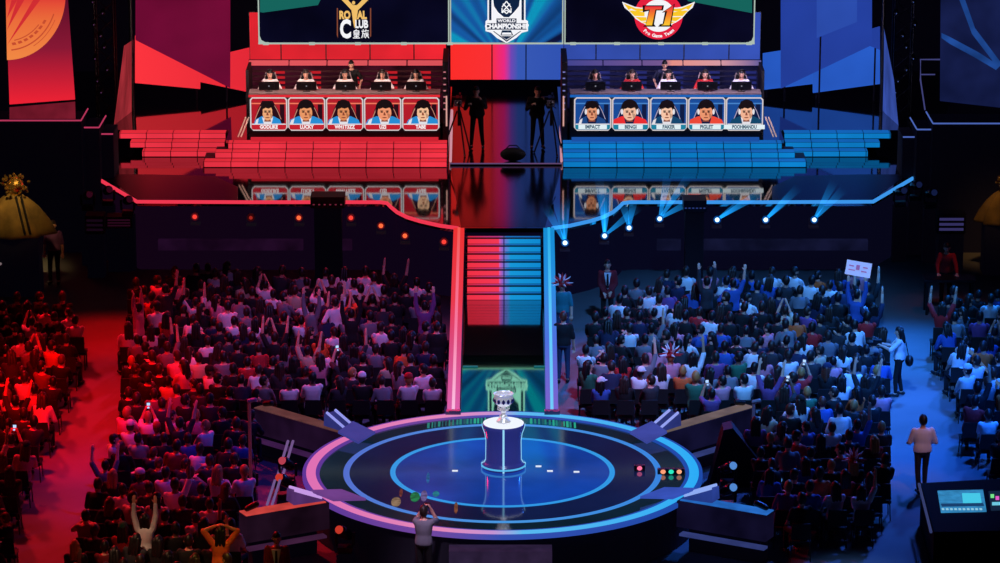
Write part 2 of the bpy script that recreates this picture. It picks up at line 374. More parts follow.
spoly([(492.8, 31), (494, 31), (507, 40.4), (506.5, 41.6)], 2, nv); spoly([(520, 31), (521.2, 31), (506.8, 41.6), (506.3, 40.4)], 2, nv)
nv.build('navy_shapes', navy, sh)
ic = MB()
for a, b in [((506.5, 1), (502, 7)), ((506.5, 1), (511, 7)), ((503, 3.5), (511, 12)), ((510, 3.5), (502, 12)), ((502, 8), (502, 12.5)), ((511, 8), (511, 12.5)), ((502, 12.5), (506.5, 10)), ((511, 12.5), (506.5, 10)), ((504.5, 11.5), (506.5, 13.5)), ((508.5, 11.5), (506.5, 13.5))]:
    a = Vector(a); b = Vector(b); n = (b - a).normalized(); n = Vector((-n.y, n.x)) * .55
    ic.prism([S(*(a + n), 4), S(*(b + n), 4), S(*(b - n), 4), S(*(a - n), 4)], (0, .004, 0))
ic.build('knot_emblem', white, sh)
T('WORLD', 506.6, 20.6, 2.7, white, sh, 1.25, d=4, bold=.004); T('CHAMPIONSHIP', 506.8, 26.2, 4.6, white, sh, .92, d=4, bold=.01)
spoly([(502.5, 32.3), (510.8, 32.3), (511.8, 34.4), (501.6, 34.4)], 4).build('plate', white, sh)
tc_, f = scr('c', 564.2, 755, M_scr, 'right big screen with a red and yellow winged T1 logo on navy')
for k in range(5): f.box((py(573 + 44 * k, 44, Ys).x, Ys - .05, py(0, 44, Ys).z + .02), (.16, .06, .07))
f.prism([S(754, 35, 2), S(751.5, 40.5, 2), S(746, 43, 2), S(754, 43, 2)], (0, .01, 0)); f.build('frame', M_frame, tc_)
spoly([(676, -20), (752, -20), (752, 13), (688, 1)]).build('teal_corner', M_teal, tc_)
def circ(u, v, r, n=40): return [(u + r * math.cos(2 * math.pi * i / n), v + r * .985 * math.sin(2 * math.pi * i / n)) for i in range(n)]
lt = spoly(circ(658.5, 15.5, 24.2), 1).build('team_logo', redg, tc_)
spoly(circ(658.5, 15.5, 16.4), 2).build('white_disc', white, lt)
for s in (-1, 1):
    X = lambda x: 658.5 + s * x
    spoly([(X(36.5), 1.5), (X(34), 7.5), (X(29), 11.5), (X(23), 18.5), (X(17), 22.5), (X(9), 25.5), (X(9), 7), (X(18), 7.5), (X(24), 6.5)], 3).build('wing_outline', white, lt)
    wg = spoly([(X(34.8), 3.2), (X(30), 9.8), (X(27.5), 8.4), (X(21), 11.2), (X(14), 11), (X(14), 8.6), (X(23), 8)], 4)
    spoly([(X(29.5), 10.4), (X(24), 15.8), (X(14), 16), (X(14), 12), (X(26), 10.2)], 4, wg); spoly([(X(23.4), 16.6), (X(17.5), 21), (X(12), 20.4), (X(12), 17)], 4, wg); spoly([(X(17), 21.6), (X(10), 24.4), (X(11), 21.2)], 4, wg)
    wg.build('wing', yel, lt)
spoly([(642.5, 5), (664, 5), (663, 10.2), (656.5, 10.2), (654, 24), (656, 26.4), (643, 26.4), (645.6, 24), (648.6, 10.6), (642.8, 12)], 5).build('letter_outline', blk, lt)
spoly([(674.8, 3.4), (671, 24), (672.5, 26.4), (658, 26.4), (660.4, 23.6), (662.6, 23.6), (664.8, 12), (661.6, 12.4)], 5).build('letter_outline', blk, lt)
M_t1 = emix('red to yellow lettering', [(py(0, 26, Ys).z, (255, 205, 50)), (py(0, 15, Ys).z, (245, 130, 45)), (py(0, 6, Ys).z, (232, 40, 60))], 1, 2)
spoly([(645, 6), (662, 6), (661.4, 9.2), (655.4, 9.2), (652, 25), (645.6, 25), (649.8, 9.2), (644.6, 9.6)], 6).build('lettering', M_t1, lt)
spoly([(673.6, 4.8), (669.6, 25), (661, 25), (663.6, 24), (667.2, 10.6), (664, 11.4)], 6).build('lettering', M_t1, lt)
cs = 'Pro Game Team'
for i, ch in enumerate(cs):
    if ch == ' ': continue
    a = R(90 + 42 - 84 * i / (len(cs) - 1)); T(ch, 658.5 + 20.4 * math.cos(a), 15.5 + 20.2 * math.sin(a), 3.2, white, lt, 1.0, d=6, rot=-(R(90) - a) if False else (a - R(90)), bold=.004)
for i in range(2): spoly([(652 + 10 * i, -8), (654.5 + 9 * i, -5), (651 + 14 * i, -3.5), (649 + 17 * i, -5)], 6).build('red_ring_mark', white, lt)
# ================================================================== PEOPLE
def remesh(mb, voxel, name, m, smooth_it=4):
    me = mb.mesh(name, m); ob = bpy.data.objects.new('t', me); col.objects.link(ob)
    r = ob.modifiers.new('r', 'REMESH'); r.mode = 'VOXEL'; r.voxel_size = voxel
    s = ob.modifiers.new('s', 'SMOOTH'); s.iterations = smooth_it; s.factor = .5
    bpy.context.view_layer.update()
    out = bpy.data.meshes.new_from_object(ob.evaluated_get(bpy.context.evaluated_depsgraph_get()))
    bpy.data.objects.remove(ob); bpy.data.meshes.remove(me)
    out.name = name; out.materials.clear(); out.materials.append(m)
    out.polygons.foreach_set('use_smooth', [True] * len(out.polygons)); out.update(); return out
def ik(a, t, l1, l2, hint):
    a = Vector(a); t = Vector(t); d = t - a; L = min(max(d.length, abs(l1 - l2) + .01), l1 + l2 - .004); u = d.normalized()
    x = (l1 * l1 - l2 * l2 + L * L) / (2 * L); h = math.sqrt(max(l1 * l1 - x * x, 0))
    n = Vector(hint) - u * Vector(hint).dot(u); n = n.normalized() if n.length > 1e-4 else u.orthogonal().normalized()
    return a + u * x + n * h, a + u * L
SEAT = dict(pel=.57, hands=((-.13, .36, .62), (.13, .36, .62)), feet=((-.12, .42, .09), (.12, .42, .09)), knees=((0, .6, 1), (0, .6, 1)), elbows=((-.6, -.5, -.6), (.6, -.5, -.6)), lean=(0, -.03), yaw=0, head=(0, -4, 0), grip=.5)
STAND = dict(SEAT, pel=.95, hands=((-.26, .08, .78), (.26, .08, .78)), feet=((-.10, 0, .09), (.11, .04, .09)), knees=((0, 1, 0), (0, 1, 0)), lean=(0, .0))
def P_(base, **k): d = dict(base); d.update(k); return d
def figure(p, lo=False):
    """mesh builders for one posed figure facing +Y; lo = light version for the far crowd"""
    n = 5 if lo else 10; cp = 1 if lo else 2
    w = p.get('w', 1.0); pel = Vector((0, 0, p['pel'])); lx, ly = p['lean']
    up = Vector((lx, ly, .46)).normalized(); neck = pel + up * .51
    yw = R(p['yaw']); side = Vector((math.cos(yw), math.sin(yw), 0)); side = (side - up * side.dot(up)).normalized(); fw = up.cross(side)
    hy, hp, hr = p['head']
    hc = neck + (up * .6 + Vector((0, 0, .4))).normalized() * .145 + Vector((0, .015, 0))
    Mh = Matrix.Translation(hc) @ Matrix.Rotation(yw + R(hy), 4, 'Z') @ Matrix.Rotation(R(hp), 4, 'X') @ Matrix.Rotation(R(hr), 4, 'Y')
    sh = [neck - up * .065 - side * .165 * w, neck - up * .065 + side * .165 * w]
    hip = [pel - Vector((1, 0, 0)) * .09 + Vector((0, 0, -.02)), pel + Vector((1, 0, 0)) * .09 + Vector((0, 0, -.02))]
    elb, wr, kn, an = [], [], [], []
    for i in (0, 1):
        e, h = ik(sh[i], p['hands'][i], .285, .255, p['elbows'][i]); elb.append(e); wr.append(h)
        k, f = ik(hip[i], p['feet'][i], .43, .41, p['knees'][i]); kn.append(k); an.append(f)
    def torso(mb, off, t0, t1):
        prof = [(-.16, .13, .10), (-.05, .165 * w, .125), (.12, .165 * w, .125), (.35, .145 * w, .105), (.6, .165 * w, .118), (.8, .18 * w, .11), (.9, .15 * w, .09), (.97, .08, .07)]
        rs = []
        nn = 7 if lo else 14
        for t, a, b in prof:
            if t < t0 or t > t1: continue
            c = pel + (neck - pel) * t
            rs.append([c + side * (a + off) * math.cos(2 * math.pi * i / nn) + fw * (b + off) * math.sin(2 * math.pi * i / nn) for i in range(nn)])
        mb.rings(rs)
    body, shirt, trs, shoes = MB(), MB(), MB(), [MB(), MB()]
    if not lo: torso(body, 0, -.2, 1)
    body.capsule(neck - up * .06, hc - Vector((0, 0, .03)), .06, .052, n, caps=cp)
    body.ell((0, 0, .005), (.077, .098, .118), n + 2, 4 if lo else 9, 0, Mh)
    if not lo:
        body.ell((0, .035, -.07), (.056, .058, .052), 10, 6, 0, Mh)
        body.capsule(Mh @ Vector((0, .092, .005)), Mh @ Vector((0, .113, -.025)), .013, .018, 8)
        for s in (-1, 1): body.ell((s * .08, -.002, -.008), (.016, .026, .034), 8, 5, 0, Mh)
    slv = p.get('sleeve', .55)
    for i in (0, 1):
        sg = -1 if i == 0 else 1
        body.capsule(sh[i], elb[i], .05, .043, n, caps=cp); body.capsule(elb[i], wr[i], .044, .031, n, caps=cp)
        d = (wr[i] - elb[i]).normalized(); hd = Vector(p.get('hdir', (None, None))[i] or d).normalized()
        acr = hd.cross(Vector((0, 0, 1)));  acr = acr.normalized() if acr.length > .2 else Vector((1, 0, 0)); acr = acr * (1 if acr.dot(side) * sg < 0 else -1)  # towards the thumb
        nrm = acr.cross(hd).normalized()
        if lo: body.capsule(wr[i], wr[i] + hd * .14, .034, .025, n, caps=1)
        else:
            for q in range(4):
                o = acr * (.028 - .019 * q); a = wr[i] + hd * .015 + o * .7; b = wr[i] + hd * .088 + o
                body.capsule(a, b, .015, .0125, 8)
                L = (.04, .045, .041, .032)[q]; g = p['grip']; sgn = -1 if nrm.z > 0 else 1
                c = b + (hd * math.cos(g) + nrm * sgn * math.sin(g)) * L; e = c + (hd * math.cos(g * 2) + nrm * sgn * math.sin(g * 2)) * L * .85
                body.capsule(b, c, .0105, .0095, 6); body.capsule(c, e, .0095, .008, 6)
            b = wr[i] + hd * .03 + acr * .03; c = b + (hd * .7 + acr * .75).normalized() * .04; body.capsule(b, c, .013, .0115, 6); body.capsule(c, c + (hd * .95 + acr * .2).normalized() * .032, .0115, .009, 6)
        so = .014
        shirt.capsule(sh[i], sh[i] + (elb[i] - sh[i]) * min(1, slv / .5 if slv < .5 else 1), .055 + so, .047 + so, n, caps=cp)
        if slv >= .8: shirt.capsule(elb[i], elb[i] + (wr[i] - elb[i]) * .95, .045 + so, .034 + so * .7, n, caps=cp)
        elif slv >= .5: pass
        leg_to = p.get('trouser', 1.0)
        trs.capsule(hip[i], kn[i], .088, .064, n, caps=cp); body.capsule(kn[i], an[i], .05, .035, n, caps=cp)
        if leg_to >= 1: trs.capsule(kn[i], an[i] + (kn[i] - an[i]).normalized() * .03, .066, .05, n, caps=cp)
        elif leg_to > .45: pass
        fd = Vector(p.get('toe', ((-.12, 1, 0), (.12, 1, 0)))[i]).normalized(); z = max(an[i].z - .09, 0)
        h = Vector((an[i].x, an[i].y, z + .045)); (trs if lo else shoes[i]).capsule(h - fd * .05, h + fd * .15, .044, .038, n, caps=cp)
        if not lo: body.capsule(an[i], h + fd * .05, .034, .03, 8)
    torso(shirt, .016, -.06, .98)
    if p.get('coat'): 
        c0 = pel - up * .06; shirt.rings([[c0 + up * hgt + side * a * math.cos(2 * math.pi * i / 12) + fw * b * math.sin(2 * math.pi * i / 12) for i in range(12)] for hgt, a, b in ((-.14, .2, .155), (0, .195, .155), (.2, .175, .14))])
    tr0 = MB(); torso(trs, .012, -.2, .13)
    return dict(body=body, shirt=shirt, trousers=trs, shoes=shoes, Mh=Mh, hc=hc, wr=wr, elb=elb, neck=neck, fw=fw, side=side, up=up)
def hair_mb(Mh, style, lo=False):
    mb = MB(); n, k = (8, 5) if lo else (20, 14)
    rx, ry, rz = .088, .108, .130
    pts = []
    for j in range(k + 1):
        a = R(-52 + 142 * j / k)
        pts.append([(rx * math.cos(a) * math.cos(2 * math.pi * i / n), ry * math.cos(a) * math.sin(2 * math.pi * i / n) - .008, .012 + rz * math.sin(a)) for i in range(n)])
    vs = [Mh @ Vector(q) for r in pts for q in r]; fs = []
    for j in range(k):
        for i in range(n):
            q = [pts[j][i], pts[j][(i + 1) % n], pts[j + 1][(i + 1) % n], pts[j + 1][i]]
            y = sum(t[1] for t in q) / 4; z = sum(t[2] for t in q) / 4
            if y > .028 and z < .062: continue
            fs.append((j * n + i, j * n + (i + 1) % n, (j + 1) * n + (i + 1) % n, (j + 1) * n + i))
    mb.add(vs, fs)
    if style == 'long':
        for dx in (-.05, 0, .05): mb.capsule(Mh @ Vector((dx, -.055, .03)), Mh @ Vector((dx * 1.3, -.085, -.24)), .055, .04, 6 if lo else 10)
        if not lo:
            for s in (-1, 1): mb.capsule(Mh @ Vector((s * .078, -.01, .03)), Mh @ Vector((s * .085, -.015, -.17)), .028, .022, 8)
    return mb
def cap_mb(Mh):
    mb = MB(); mb.rings([[Mh @ Vector((.094 * math.cos(2 * math.pi * i / 18) * c, .114 * math.sin(2 * math.pi * i / 18) * c - .004, z)) for i in range(18)] for c, z in ((1, .035), (1.0, .07), (.85, .12), (.45, .15), (.05, .155))])
    mb.ell((0, .12, .045), (.075, .08, .012), 14, 4, 0, Mh); return mb
def spiky_mb(Mh):
    mb = MB(); mb.rings([[Mh @ Vector((.1 * math.cos(2 * math.pi * i / 18) * c, .12 * math.sin(2 * math.pi * i / 18) * c, z)) for i in range(18)] for c, z in ((1, .0), (1.02, .07), (.85, .13), (.05, .16))], 0)
    k = 0
    for el, nn in ((0, 9), (38, 8), (72, 4)):
        for i in range(nn):
            a = 2 * math.pi * (i + .5 * (el == 38)) / nn; d = Vector((math.cos(a) * math.cos(R(el)), math.sin(a) * math.cos(R(el)), math.sin(R(el)))); b = Vector((0, 0, .05))
            mb.capsule(Mh @ (b + d * .07), Mh @ (b + d * .27), .04, .008, 7, k % 2); k += 1
    return mb
SK = [mat('light skin', (226, 172, 146), .55), mat('tan skin', (196, 140, 112), .55), mat('brown skin', (120, 78, 58), .55)]
HAIR = [mat('black hair', (14, 11, 12), .5), mat('dark brown hair', (40, 26, 20), .5), mat('blond hair', (170, 120, 66), .5), mat('auburn hair', (92, 44, 28), .5)]
CLOTH = {k: mat(k + ' cloth', c, .85) for k, c in dict(black=(16, 16, 19), white=(232, 230, 232), grey=(118, 118, 126), navy=(28, 34, 66), red=(186, 30, 36), blue=(50, 90, 168), charcoal=(44, 44, 50), orange=(214, 96, 40), green=(40, 112, 84), purple=(120, 70, 130), pink=(220, 140, 160), teal=(40, 130, 140), beige=(196, 176, 146), maroon=(120, 20, 34)).items()}
DENIM = [mat('dark denim', (26, 30, 46), .9), mat('black trousers', (12, 12, 15), .9), mat('blue denim', (46, 60, 92), .9), mat('khaki cloth', (120, 100, 80), .9)]
SHOE = mat('dark shoes', (20, 20, 22), .6); SHOE_W = mat('white shoes', (210, 210, 214), .6)
def slot(o, m):
    o.material_slots[0].link = 'OBJECT'; o.material_slots[0].material = m
def link(name, me, parent=None):
    o = bpy.data.objects.new(name, me); col.objects.link(o); o.parent = parent; return o
def proto_meshes(p, name, fine=False):
    f = figure(p); d = dict(f=f)
    d['body'] = remesh(f['body'], .0105 if fine else .013, name + ' body', SK[0], 3)
    d['shirt'] = remesh(f['shirt'], .018, name + ' shirt', CLOTH['black'], 5)
    d['trousers'] = remesh(f['trousers'], .02, name + ' trousers', DENIM[0], 5)
    d['shoe'] = [remesh(q, .015, name + ' shoe', SHOE, 3) for q in f['shoes']]
    d['hair'] = {}
    for st in ('short', 'long'):
        me = hair_mb(f['Mh'], st).mesh(st + ' hair', HAIR[0], True); d['hair'][st] = me
    d['cap'] = cap_mb(f['Mh']).mesh('cap', CLOTH['red'], True)
    d['spiky'] = spiky_mb(f['Mh']).mesh('spiky hat', [CLOTH['red'], CLOTH['white']], True)
    e = MB(); 
    for s in (-1, 1): e.ell((s * .032, .09, .012), (.013, .008, .008), 8, 5, 0, f['Mh'])
    d['eyes'] = e; m_ = MB().ell((0, .089, -.066), (.026, .01, .008), 10, 5, 0, f['Mh']); d['mouth'] = m_
    return d
M_eye = mat('dark eyes', (14, 10, 10), .3); M_lip = mat('lips', (150, 60, 60), .5)
def put(d, loc, rz, label, group=None, shirt='black', hair='short', hc=0, skin=0, tr=0, scale=1.0, shoe=SHOE, face=False, hat=None):
    o = link('person', d['body']); o.location = loc; o.rotation_euler.z = rz; o.scale = (scale,) * 3
    tag(o, label, 'person', group); slot(o, SK[skin])
    s = link('shirt', d['shirt'], o); slot(s, CLOTH[shirt])
    t = link('trousers', d['trousers'], o); slot(t, DENIM[tr] if isinstance(tr, int) else CLOTH[tr])
    for q in d['shoe']: slot(link('shoe', q, o), shoe)
    if hair: h = link('hair', d['hair'][hair], o); slot(h, HAIR[hc])
    if hat == 'spiky': link('spiky_hat', d['spiky'], o)
    elif hat: h = link('cap', d['cap'], o); slot(h, CLOTH[hat])
    if face:
        if 'eyem' not in d: d['eyem'] = d['eyes'].mesh('eyes', M_eye, True); d['mouthm'] = d['mouth'].mesh('mouth', M_lip, True)
        link('eyes', d['eyem'], o); link('mouth', d['mouthm'], o)
    return o
# ================================================================== PLAYER BOOTHS
YP = 95.85; YPL = 97.0
M_desk = mat('grey desk top', (120, 105, 105), .5); M_mon = mat('black monitor', (7, 7, 10), .35)
M_chair = mat('black gaming chair', (14, 13, 16), .5); M_trimw = mat('pale chair trim', (170, 150, 150), .5)
players = {-1: dict(x=[270, 306, 345, 382.5, 416], mon=[269, 306.5, 345.5, 381, 416], ps=[250, 288, 326, 364, 402], coach=352),
           1: dict(x=[595, 632, 668.5, 705, 741.5], mon=[595.5, 631.5, 670.5, 707.5, 741.5], ps=[574, 612, 650, 688, 725.8], coach=664)}
NAMES = {-1: ['GODLIKE', 'LUCKY', 'WH1T3ZZ', 'UZI', 'TABE'], 1: ['IMPACT', 'BENGI', 'FAKER', 'PIGLET', 'POOHMANDU']}
JERS = {-1: ['white'] * 5, 1: ['navy', 'red', 'white', 'red', 'white']}
desk_pose = P_(SEAT, pel=.72, hands=((-.2, .42, .98), (.2, .42, .98)), feet=((-.12, .35, .09), (.12, .35, .09)), lean=(0, .07), head=(0, -10, 0), sleeve=.55, grip=.35)
D_player = proto_meshes(desk_pose, 'player', True)
D_coach = proto_meshes(P_(STAND, hands=((-.3, .3, 1.0), (.3, .28, 1.02)), lean=(0, .1), head=(0, -14, 0), grip=.4, sleeve=.55), 'coach', True)
def headset_mesh(Mh):
    mb = MB(); mb.tube([Mh @ Vector((.094 * math.cos(a), -.0, .01 + .136 * math.sin(a))) for a in [math.pi * i / 12 for i in range(13)]], .0085, 8)
    for s in (-1, 1): mb.capsule(Mh @ Vector((s * .078, 0, -.005)), Mh @ Vector((s * .108, 0, -.005)), .042, .036, 12)
    mb.tube([Mh @ Vector(q) for q in ((-.1, .01, -.03), (-.09, .07, -.07), (-.03, .12, -.08))], .006, 6)
    return mb
HS = headset_mesh(D_player['f']['Mh']).mesh('headset', mat('dark headset', (40, 40, 46), .4), True)
oc = ['first', 'second', 'third', 'fourth', 'fifth']
chair0 = None
for s in (-1, 1):
    d = players[s]; word = 'red' if s < 0 else 'blue'; rgb = (226, 40, 52) if s < 0 else (24, 100, 190)
    U = lambda u: u if s < 0 else 1010 - u
    # --- desk
    x0, x1 = sorted((py(U(248.5), 95, YP).x, py(U(440), 95, YP).x)); zt = py(500, 93.6, YP).z; cx = (x0 + x1) / 2
    desk = thing('player_desk', (cx, YP, ZU), f'long grey-topped player desk with {word} light strips, on the {word} side', 'desk', 'player desks')
    MB().box((cx, YP + .32, zt - .02), (x1 - x0, .62, .05)).build('desktop', M_desk, desk)
    zl = py(500, 97, YP).z
    MB().box((cx, YP - .0, (zt + zl) / 2 - .02), (x1 - x0, .04, zt - zl - .03)).build('front_light', emi(word + ' desk light', rgb, .95), desk)
    MB().box((cx, YP + .10, (ZU + zl) / 2), (x1 - x0, .06, zl - ZU)).build('front_panel', mat('dark desk front', (12, 10, 22), .5), desk)
    MB().box((cx, YP - .1, ZU + .06), (x1 - x0 - .1, .12, .1)).build('base_light', emi(word + ' desk base light', (215, 36, 52) if s < 0 else (30, 84, 170), .9), desk)
    for e in (x0 + .03, x1 - .03): MB().box((e, YP + .34, (ZU + zt) / 2), (.06, .5, zt - ZU - .06)).build('side_panel', M_dark2, desk)
    # sloping grab rails at the outer foot of the desk
    rl = MB()
    for k in range(2):
        xx = (249 if s < 0 else 765.5) - k * 3 * (1 if s < 0 else -1)
        rl.tube([py(xx, 117, YP - .1), py(xx - (8 if s < 0 else -8), 137, YP - .35)], .022, 6)
    tag(rl.build('ramp_rail', mat('pale rail', (220, 190, 170), .4, emit=.25)), f'slanting pale rails beside the outer end of the {word} desk', 'rail', 'desk end rails')
    # --- booth shell
    b0, b1 = sorted((py(U(249), 90, 98.6).x, py(U(448), 90, 98.6).x)); bx = (b0 + b1) / 2
    fl = 2.72
    booth = thing('player_booth', (bx, 97.6, ZU), f'dark slatted player booth lit {word} behind the {word} desk', 'booth', 'player booths')
    MB().box((bx, 97.6, (ZU + fl) / 2 + .005), (b1 - b0 - .1, 1.7, fl - ZU - .01)).build('booth_floor', M_dark2, booth)
    zw = py(500, 60.5, 98.6).z
    wm = mat(word + ' booth wall', (60, 14, 26) if s < 0 else (22, 24, 62), .5); wl = emi(word + ' booth wall lit', (64, 10, 30) if s < 0 else (26, 28, 78), .8, .9, .9)
    wall = MB().box((bx, 98.72, (fl + zw) / 2), (b1 - b0, .08, zw - fl)).build('back_wall', wl, booth)
    sl = MB(); k = 0; z = fl + .5
    while z < zw - .2: sl.box((bx, 98.66, z), (b1 - b0 - .1, .05, .05)); z += .15
    sl.build('slats', wm, wall)
    bm = MB(); e = [b0] + [py(U(q), 61, 98.5).x for q in ((289, 327, 368, 407) if s < 0 else (407, 368, 327, 289))] + [b1]
    for a, b in zip(e, e[1:]): bm.box(((a + b) / 2, 98.5, zw - .05), (b - a - .04, .22, .11))
    bm.build('top_beam', emix(word + ' beam', [(b0, (236, 90, 96)), (b1, (226, 84, 92))] if s < 0 else [(b0, (66, 70, 150)), (py(662, 61, 98.5).x, (120, 90, 150)), (py(672, 61, 98.5).x, (240, 150, 140)), (py(720, 61, 98.5).x, (225, 160, 170)), (b1, (90, 90, 160))], .9), booth)
    # lit bays on the wall between the players
    for q in range(5):
        xx = (py(d['x'][q] + 13, 75, 98.6).x + py(d['x'][q] + 2, 75, 98.6).x) / 2
        lb = MB()
        for zz in range(4): lb.box((xx, 98.63, fl + .62 + .15 * zz), (.42, .02, .07))
        lb.build('glow_panel', emi(word + ' booth glow', (205, 30, 40) if s < 0 else (40, 46, 120), .8), booth)
    # inner column with marker lamps, facing the centre
    xi = py(U(445.5), 100, 96).x; zc1 = py(500, 60, 96.2).z
    colm = MB().box((xi, 96.9, (ZU + zc1) / 2), (.16, 2.0, zc1 - ZU)).build('side_column', M_dark2, booth)
    cl = MB()
    for k in range(7): cl.box((xi - .02, 95.88, py(500, 72 + 6.2 * k, 95.9).z), (.07, .03, .03))
    cl.build('marker_lamp', emi('marker lamps', (200, 120, 130) if s < 0 else (130, 130, 200), .9), colm)
    zq = [py(500, v, 95.85).z for v in (96, 126)]
    MB().box((xi + .03 * s * -1, 95.84, sum(zq) / 2), (.04, .04, zq[1] - zq[0])).build('corner_light', emi('corner light', (230, 170, 160), .9), colm)
    xo2 = b0 + .06 if s < 0 else b1 - .06
    MB().box((xo2, 97.9, (fl + zw) / 2), (.08, 1.5, zw - fl)).build('side_column', M_dark2, booth)
    # --- portrait screens along the desk front
    for q in range(5):
        u0 = d['ps'][q]; xa, xb = py(u0, 110, YP).x, py(u0 + 37.4, 110, YP).x; zb, zt2 = py(500, 130.6, YP).z, py(500, 97.2, YP).z
        w, h = xb - xa, zt2 - zb; px = (xa + xb) / 2
        t = thing('portrait_screen', (px, YP + .02, zb), f'portrait screen {oc[q]} from the left on the front of the {word} desk', 'screen', 'player portrait screens')
        def L(x, y, dd=0): return Vector((px + x * w, YP - .03 - .004 * dd, zb + y * h))
        def sp(pts, dd, mb, m=0): return mb.prism([L(x, y, dd) for x, y in pts], (0, .003, 0), m)
        ch = .07
        oct_ = lambda i: [(-.5 + i, .1 + i * .6), (-.42 + i * .4, i), (.42 - i * .4, i), (.5 - i, .1 + i * .6), (.5 - i, .93 - i * .6), (.44 - i * .4, 1 - i), (-.44 + i * .4, 1 - i), (-.5 + i, .93 - i * .6)]
        sp(oct_(0), -4, MB()).build('frame', emi('portrait frame', (214, 204, 206), 1), t)
        bgc = (178, 26, 40) if s < 0 else (22, 74, 150)
        bg = sp(oct_(.035), 0, MB()).build('display', emi(word + ' portrait ground', bgc, 1), t)
        skc = [(236, 168, 120), (232, 150, 100), (222, 140, 92), (240, 150, 110), (244, 190, 150)][q] if s < 0 else [(226, 150, 112), (238, 186, 156), (246, 196, 166), (236, 150, 110), (240, 178, 146)][q]
        jer = (40, 140, 210) if s < 0 else [(30, 70, 130), (232, 46, 48), (20, 70, 110), (236, 74, 56), (16, 70, 104)][q]
        ms = [emi('p0', c, 1) for c in ((40, 10, 22) if s < 0 else (12, 26, 66), (22, 12, 14), skc, jer, (225, 222, 228), (140, 70, 50), (236, 120, 92) if s < 0 else (70, 130, 200), (190, 130, 110) if s < 0 else (170, 160, 190), tuple(int(c_ * .8) for c_ in skc))]
        hx = [-.03, -.02, -.03, .05, .06][q] if s < 0 else [-.02, -.03, -.05, -.02, .05][q]; big = [.82, 1.05, .98, 1.12, .98][q] if s < 0 else [.86, 1.08, .96, 1.06, .98][q]
        el = lambda cx_, cy_, a, b, st=0, en=360, k=20: [(cx_ + a * math.cos(R(st + (en - st) * i / k)), cy_ + b * math.sin(R(st + (en - st) * i / k))) for i in range(k + (0 if en - st >= 360 else 1))]
        pm = MB()
        sp([(-.46, .80), (.46, .80), (.46, .84), (-.46, .84)], 1, pm, 6); sp([(.3, .24), (.42, .24), (.42, .8), (.3, .8)], 1, pm, 0)
        sp([(hx - .36, .22), (hx - .27, .62), (hx - .14, .9), (hx + .14, .9), (hx + .3, .6), (hx + .4, .22)], 2, pm, 0)       # chair back
        sp([(hx - .345, .35), (hx - .25, .62), (hx - .19, .74), (hx - .17, .74), (hx - .23, .6), (hx - .325, .35)], 3, pm, 7); sp([(hx + .37, .35), (hx + .28, .6), (hx + .2, .76), (hx + .18, .76), (hx + .26, .6), (hx + .35, .35)], 3, pm, 7)
        b_ = big
        sp([(max(-.465, hx - .46 * b_), .2), (max(-.46, hx - .40 * b_), .34), (hx - .2 * b_, .44), (hx + .2 * b_, .44), (min(.46, hx + .40 * b_), .34), (min(.465, hx + .46 * b_), .2)], 4, pm, 3)   # shoulders
        sp([(hx - .1, .2), (hx - .15, .42), (hx, .3), (hx + .15, .42), (hx + .1, .2)], 5, pm, 4 if s < 0 or q in (2, 4) else 0)
        sp([(max(-.465, hx - .42 * b_), .2), (max(-.46, hx - .37 * b_), .33), (hx - .29 * b_, .38), (hx - .33 * b_, .2)], 5, pm, 4 if s < 0 or q in (0, 2) else 3)
        sp(el(hx, .68, .215 * b_, .27 * min(b_, 1)), 6, pm, 1)                               # hair
        sp([(hx - .09, .28), (hx + .09, .28), (hx + .07, .42), (hx - .07, .42)], 6, pm, 5)      # neck
        sp(el(hx, .55, .165 * b_, .235), 7, pm, 2)                                          # face
        sp(el(hx, .73, .185 * b_, .17, -8, 188) + [(hx - .12 * b_, .66), (hx - .05, .70), (hx + .03, .67), (hx + .1 * b_, .70)], 8, pm, 1)   # fringe
        for e in (-1, 1):
            sp(el(hx + e * .065 * b_, .57, .038, .018), 9, pm, 1); sp(el(hx + e * .066 * b_, .605, .045, .012), 9, pm, 1)
            sp(el(hx + e * .19 * b_, .58, .032, .085), 9, pm, 0 if s < 0 else 4)
        sp([(hx - .02, .56), (hx + .012, .56), (hx + .035, .47), (hx - .03, .47)], 9, pm, 5); sp(el(hx, .405, .06, .016), 9, pm, 5)
        sp(el(hx + .05, .45, .1 * b_, .09, -60, 60) + [(hx + .06, .55)], 8, pm, 8)
        tt = pm.build('portrait', ms, bg)
        st = sp([(-.44, .05), (.44, .05), (.465, .1), (.465, .2), (-.465, .2), (-.465, .1)], 10, MB()).build('name_strip', emi('name strip', (196, 32, 46) if s < 0 else (26, 130, 160), 1), bg)
        wd = .055 * len(NAMES[s][q]) + .05
        sp([(-.455, .195), (.455, .195), (.455, .225), (-.455, .225)], 11, MB()).build('strip_edge', ms[4], st)
        if s > 0: sp([(-wd, .06), (wd, .06), (wd, .19), (-wd, .19)], 11, MB()).build('name_plate', emi('name plate', (225, 240, 245), 1), st)
        text('lettering', NAMES[s][q], emi('name lettering', (250, 245, 245) if s < 0 else (60, 90, 110), 1), st, L(0, .125, 12), .14, .85 if len(NAMES[s][q]) < 8 else .75, bold=.006)
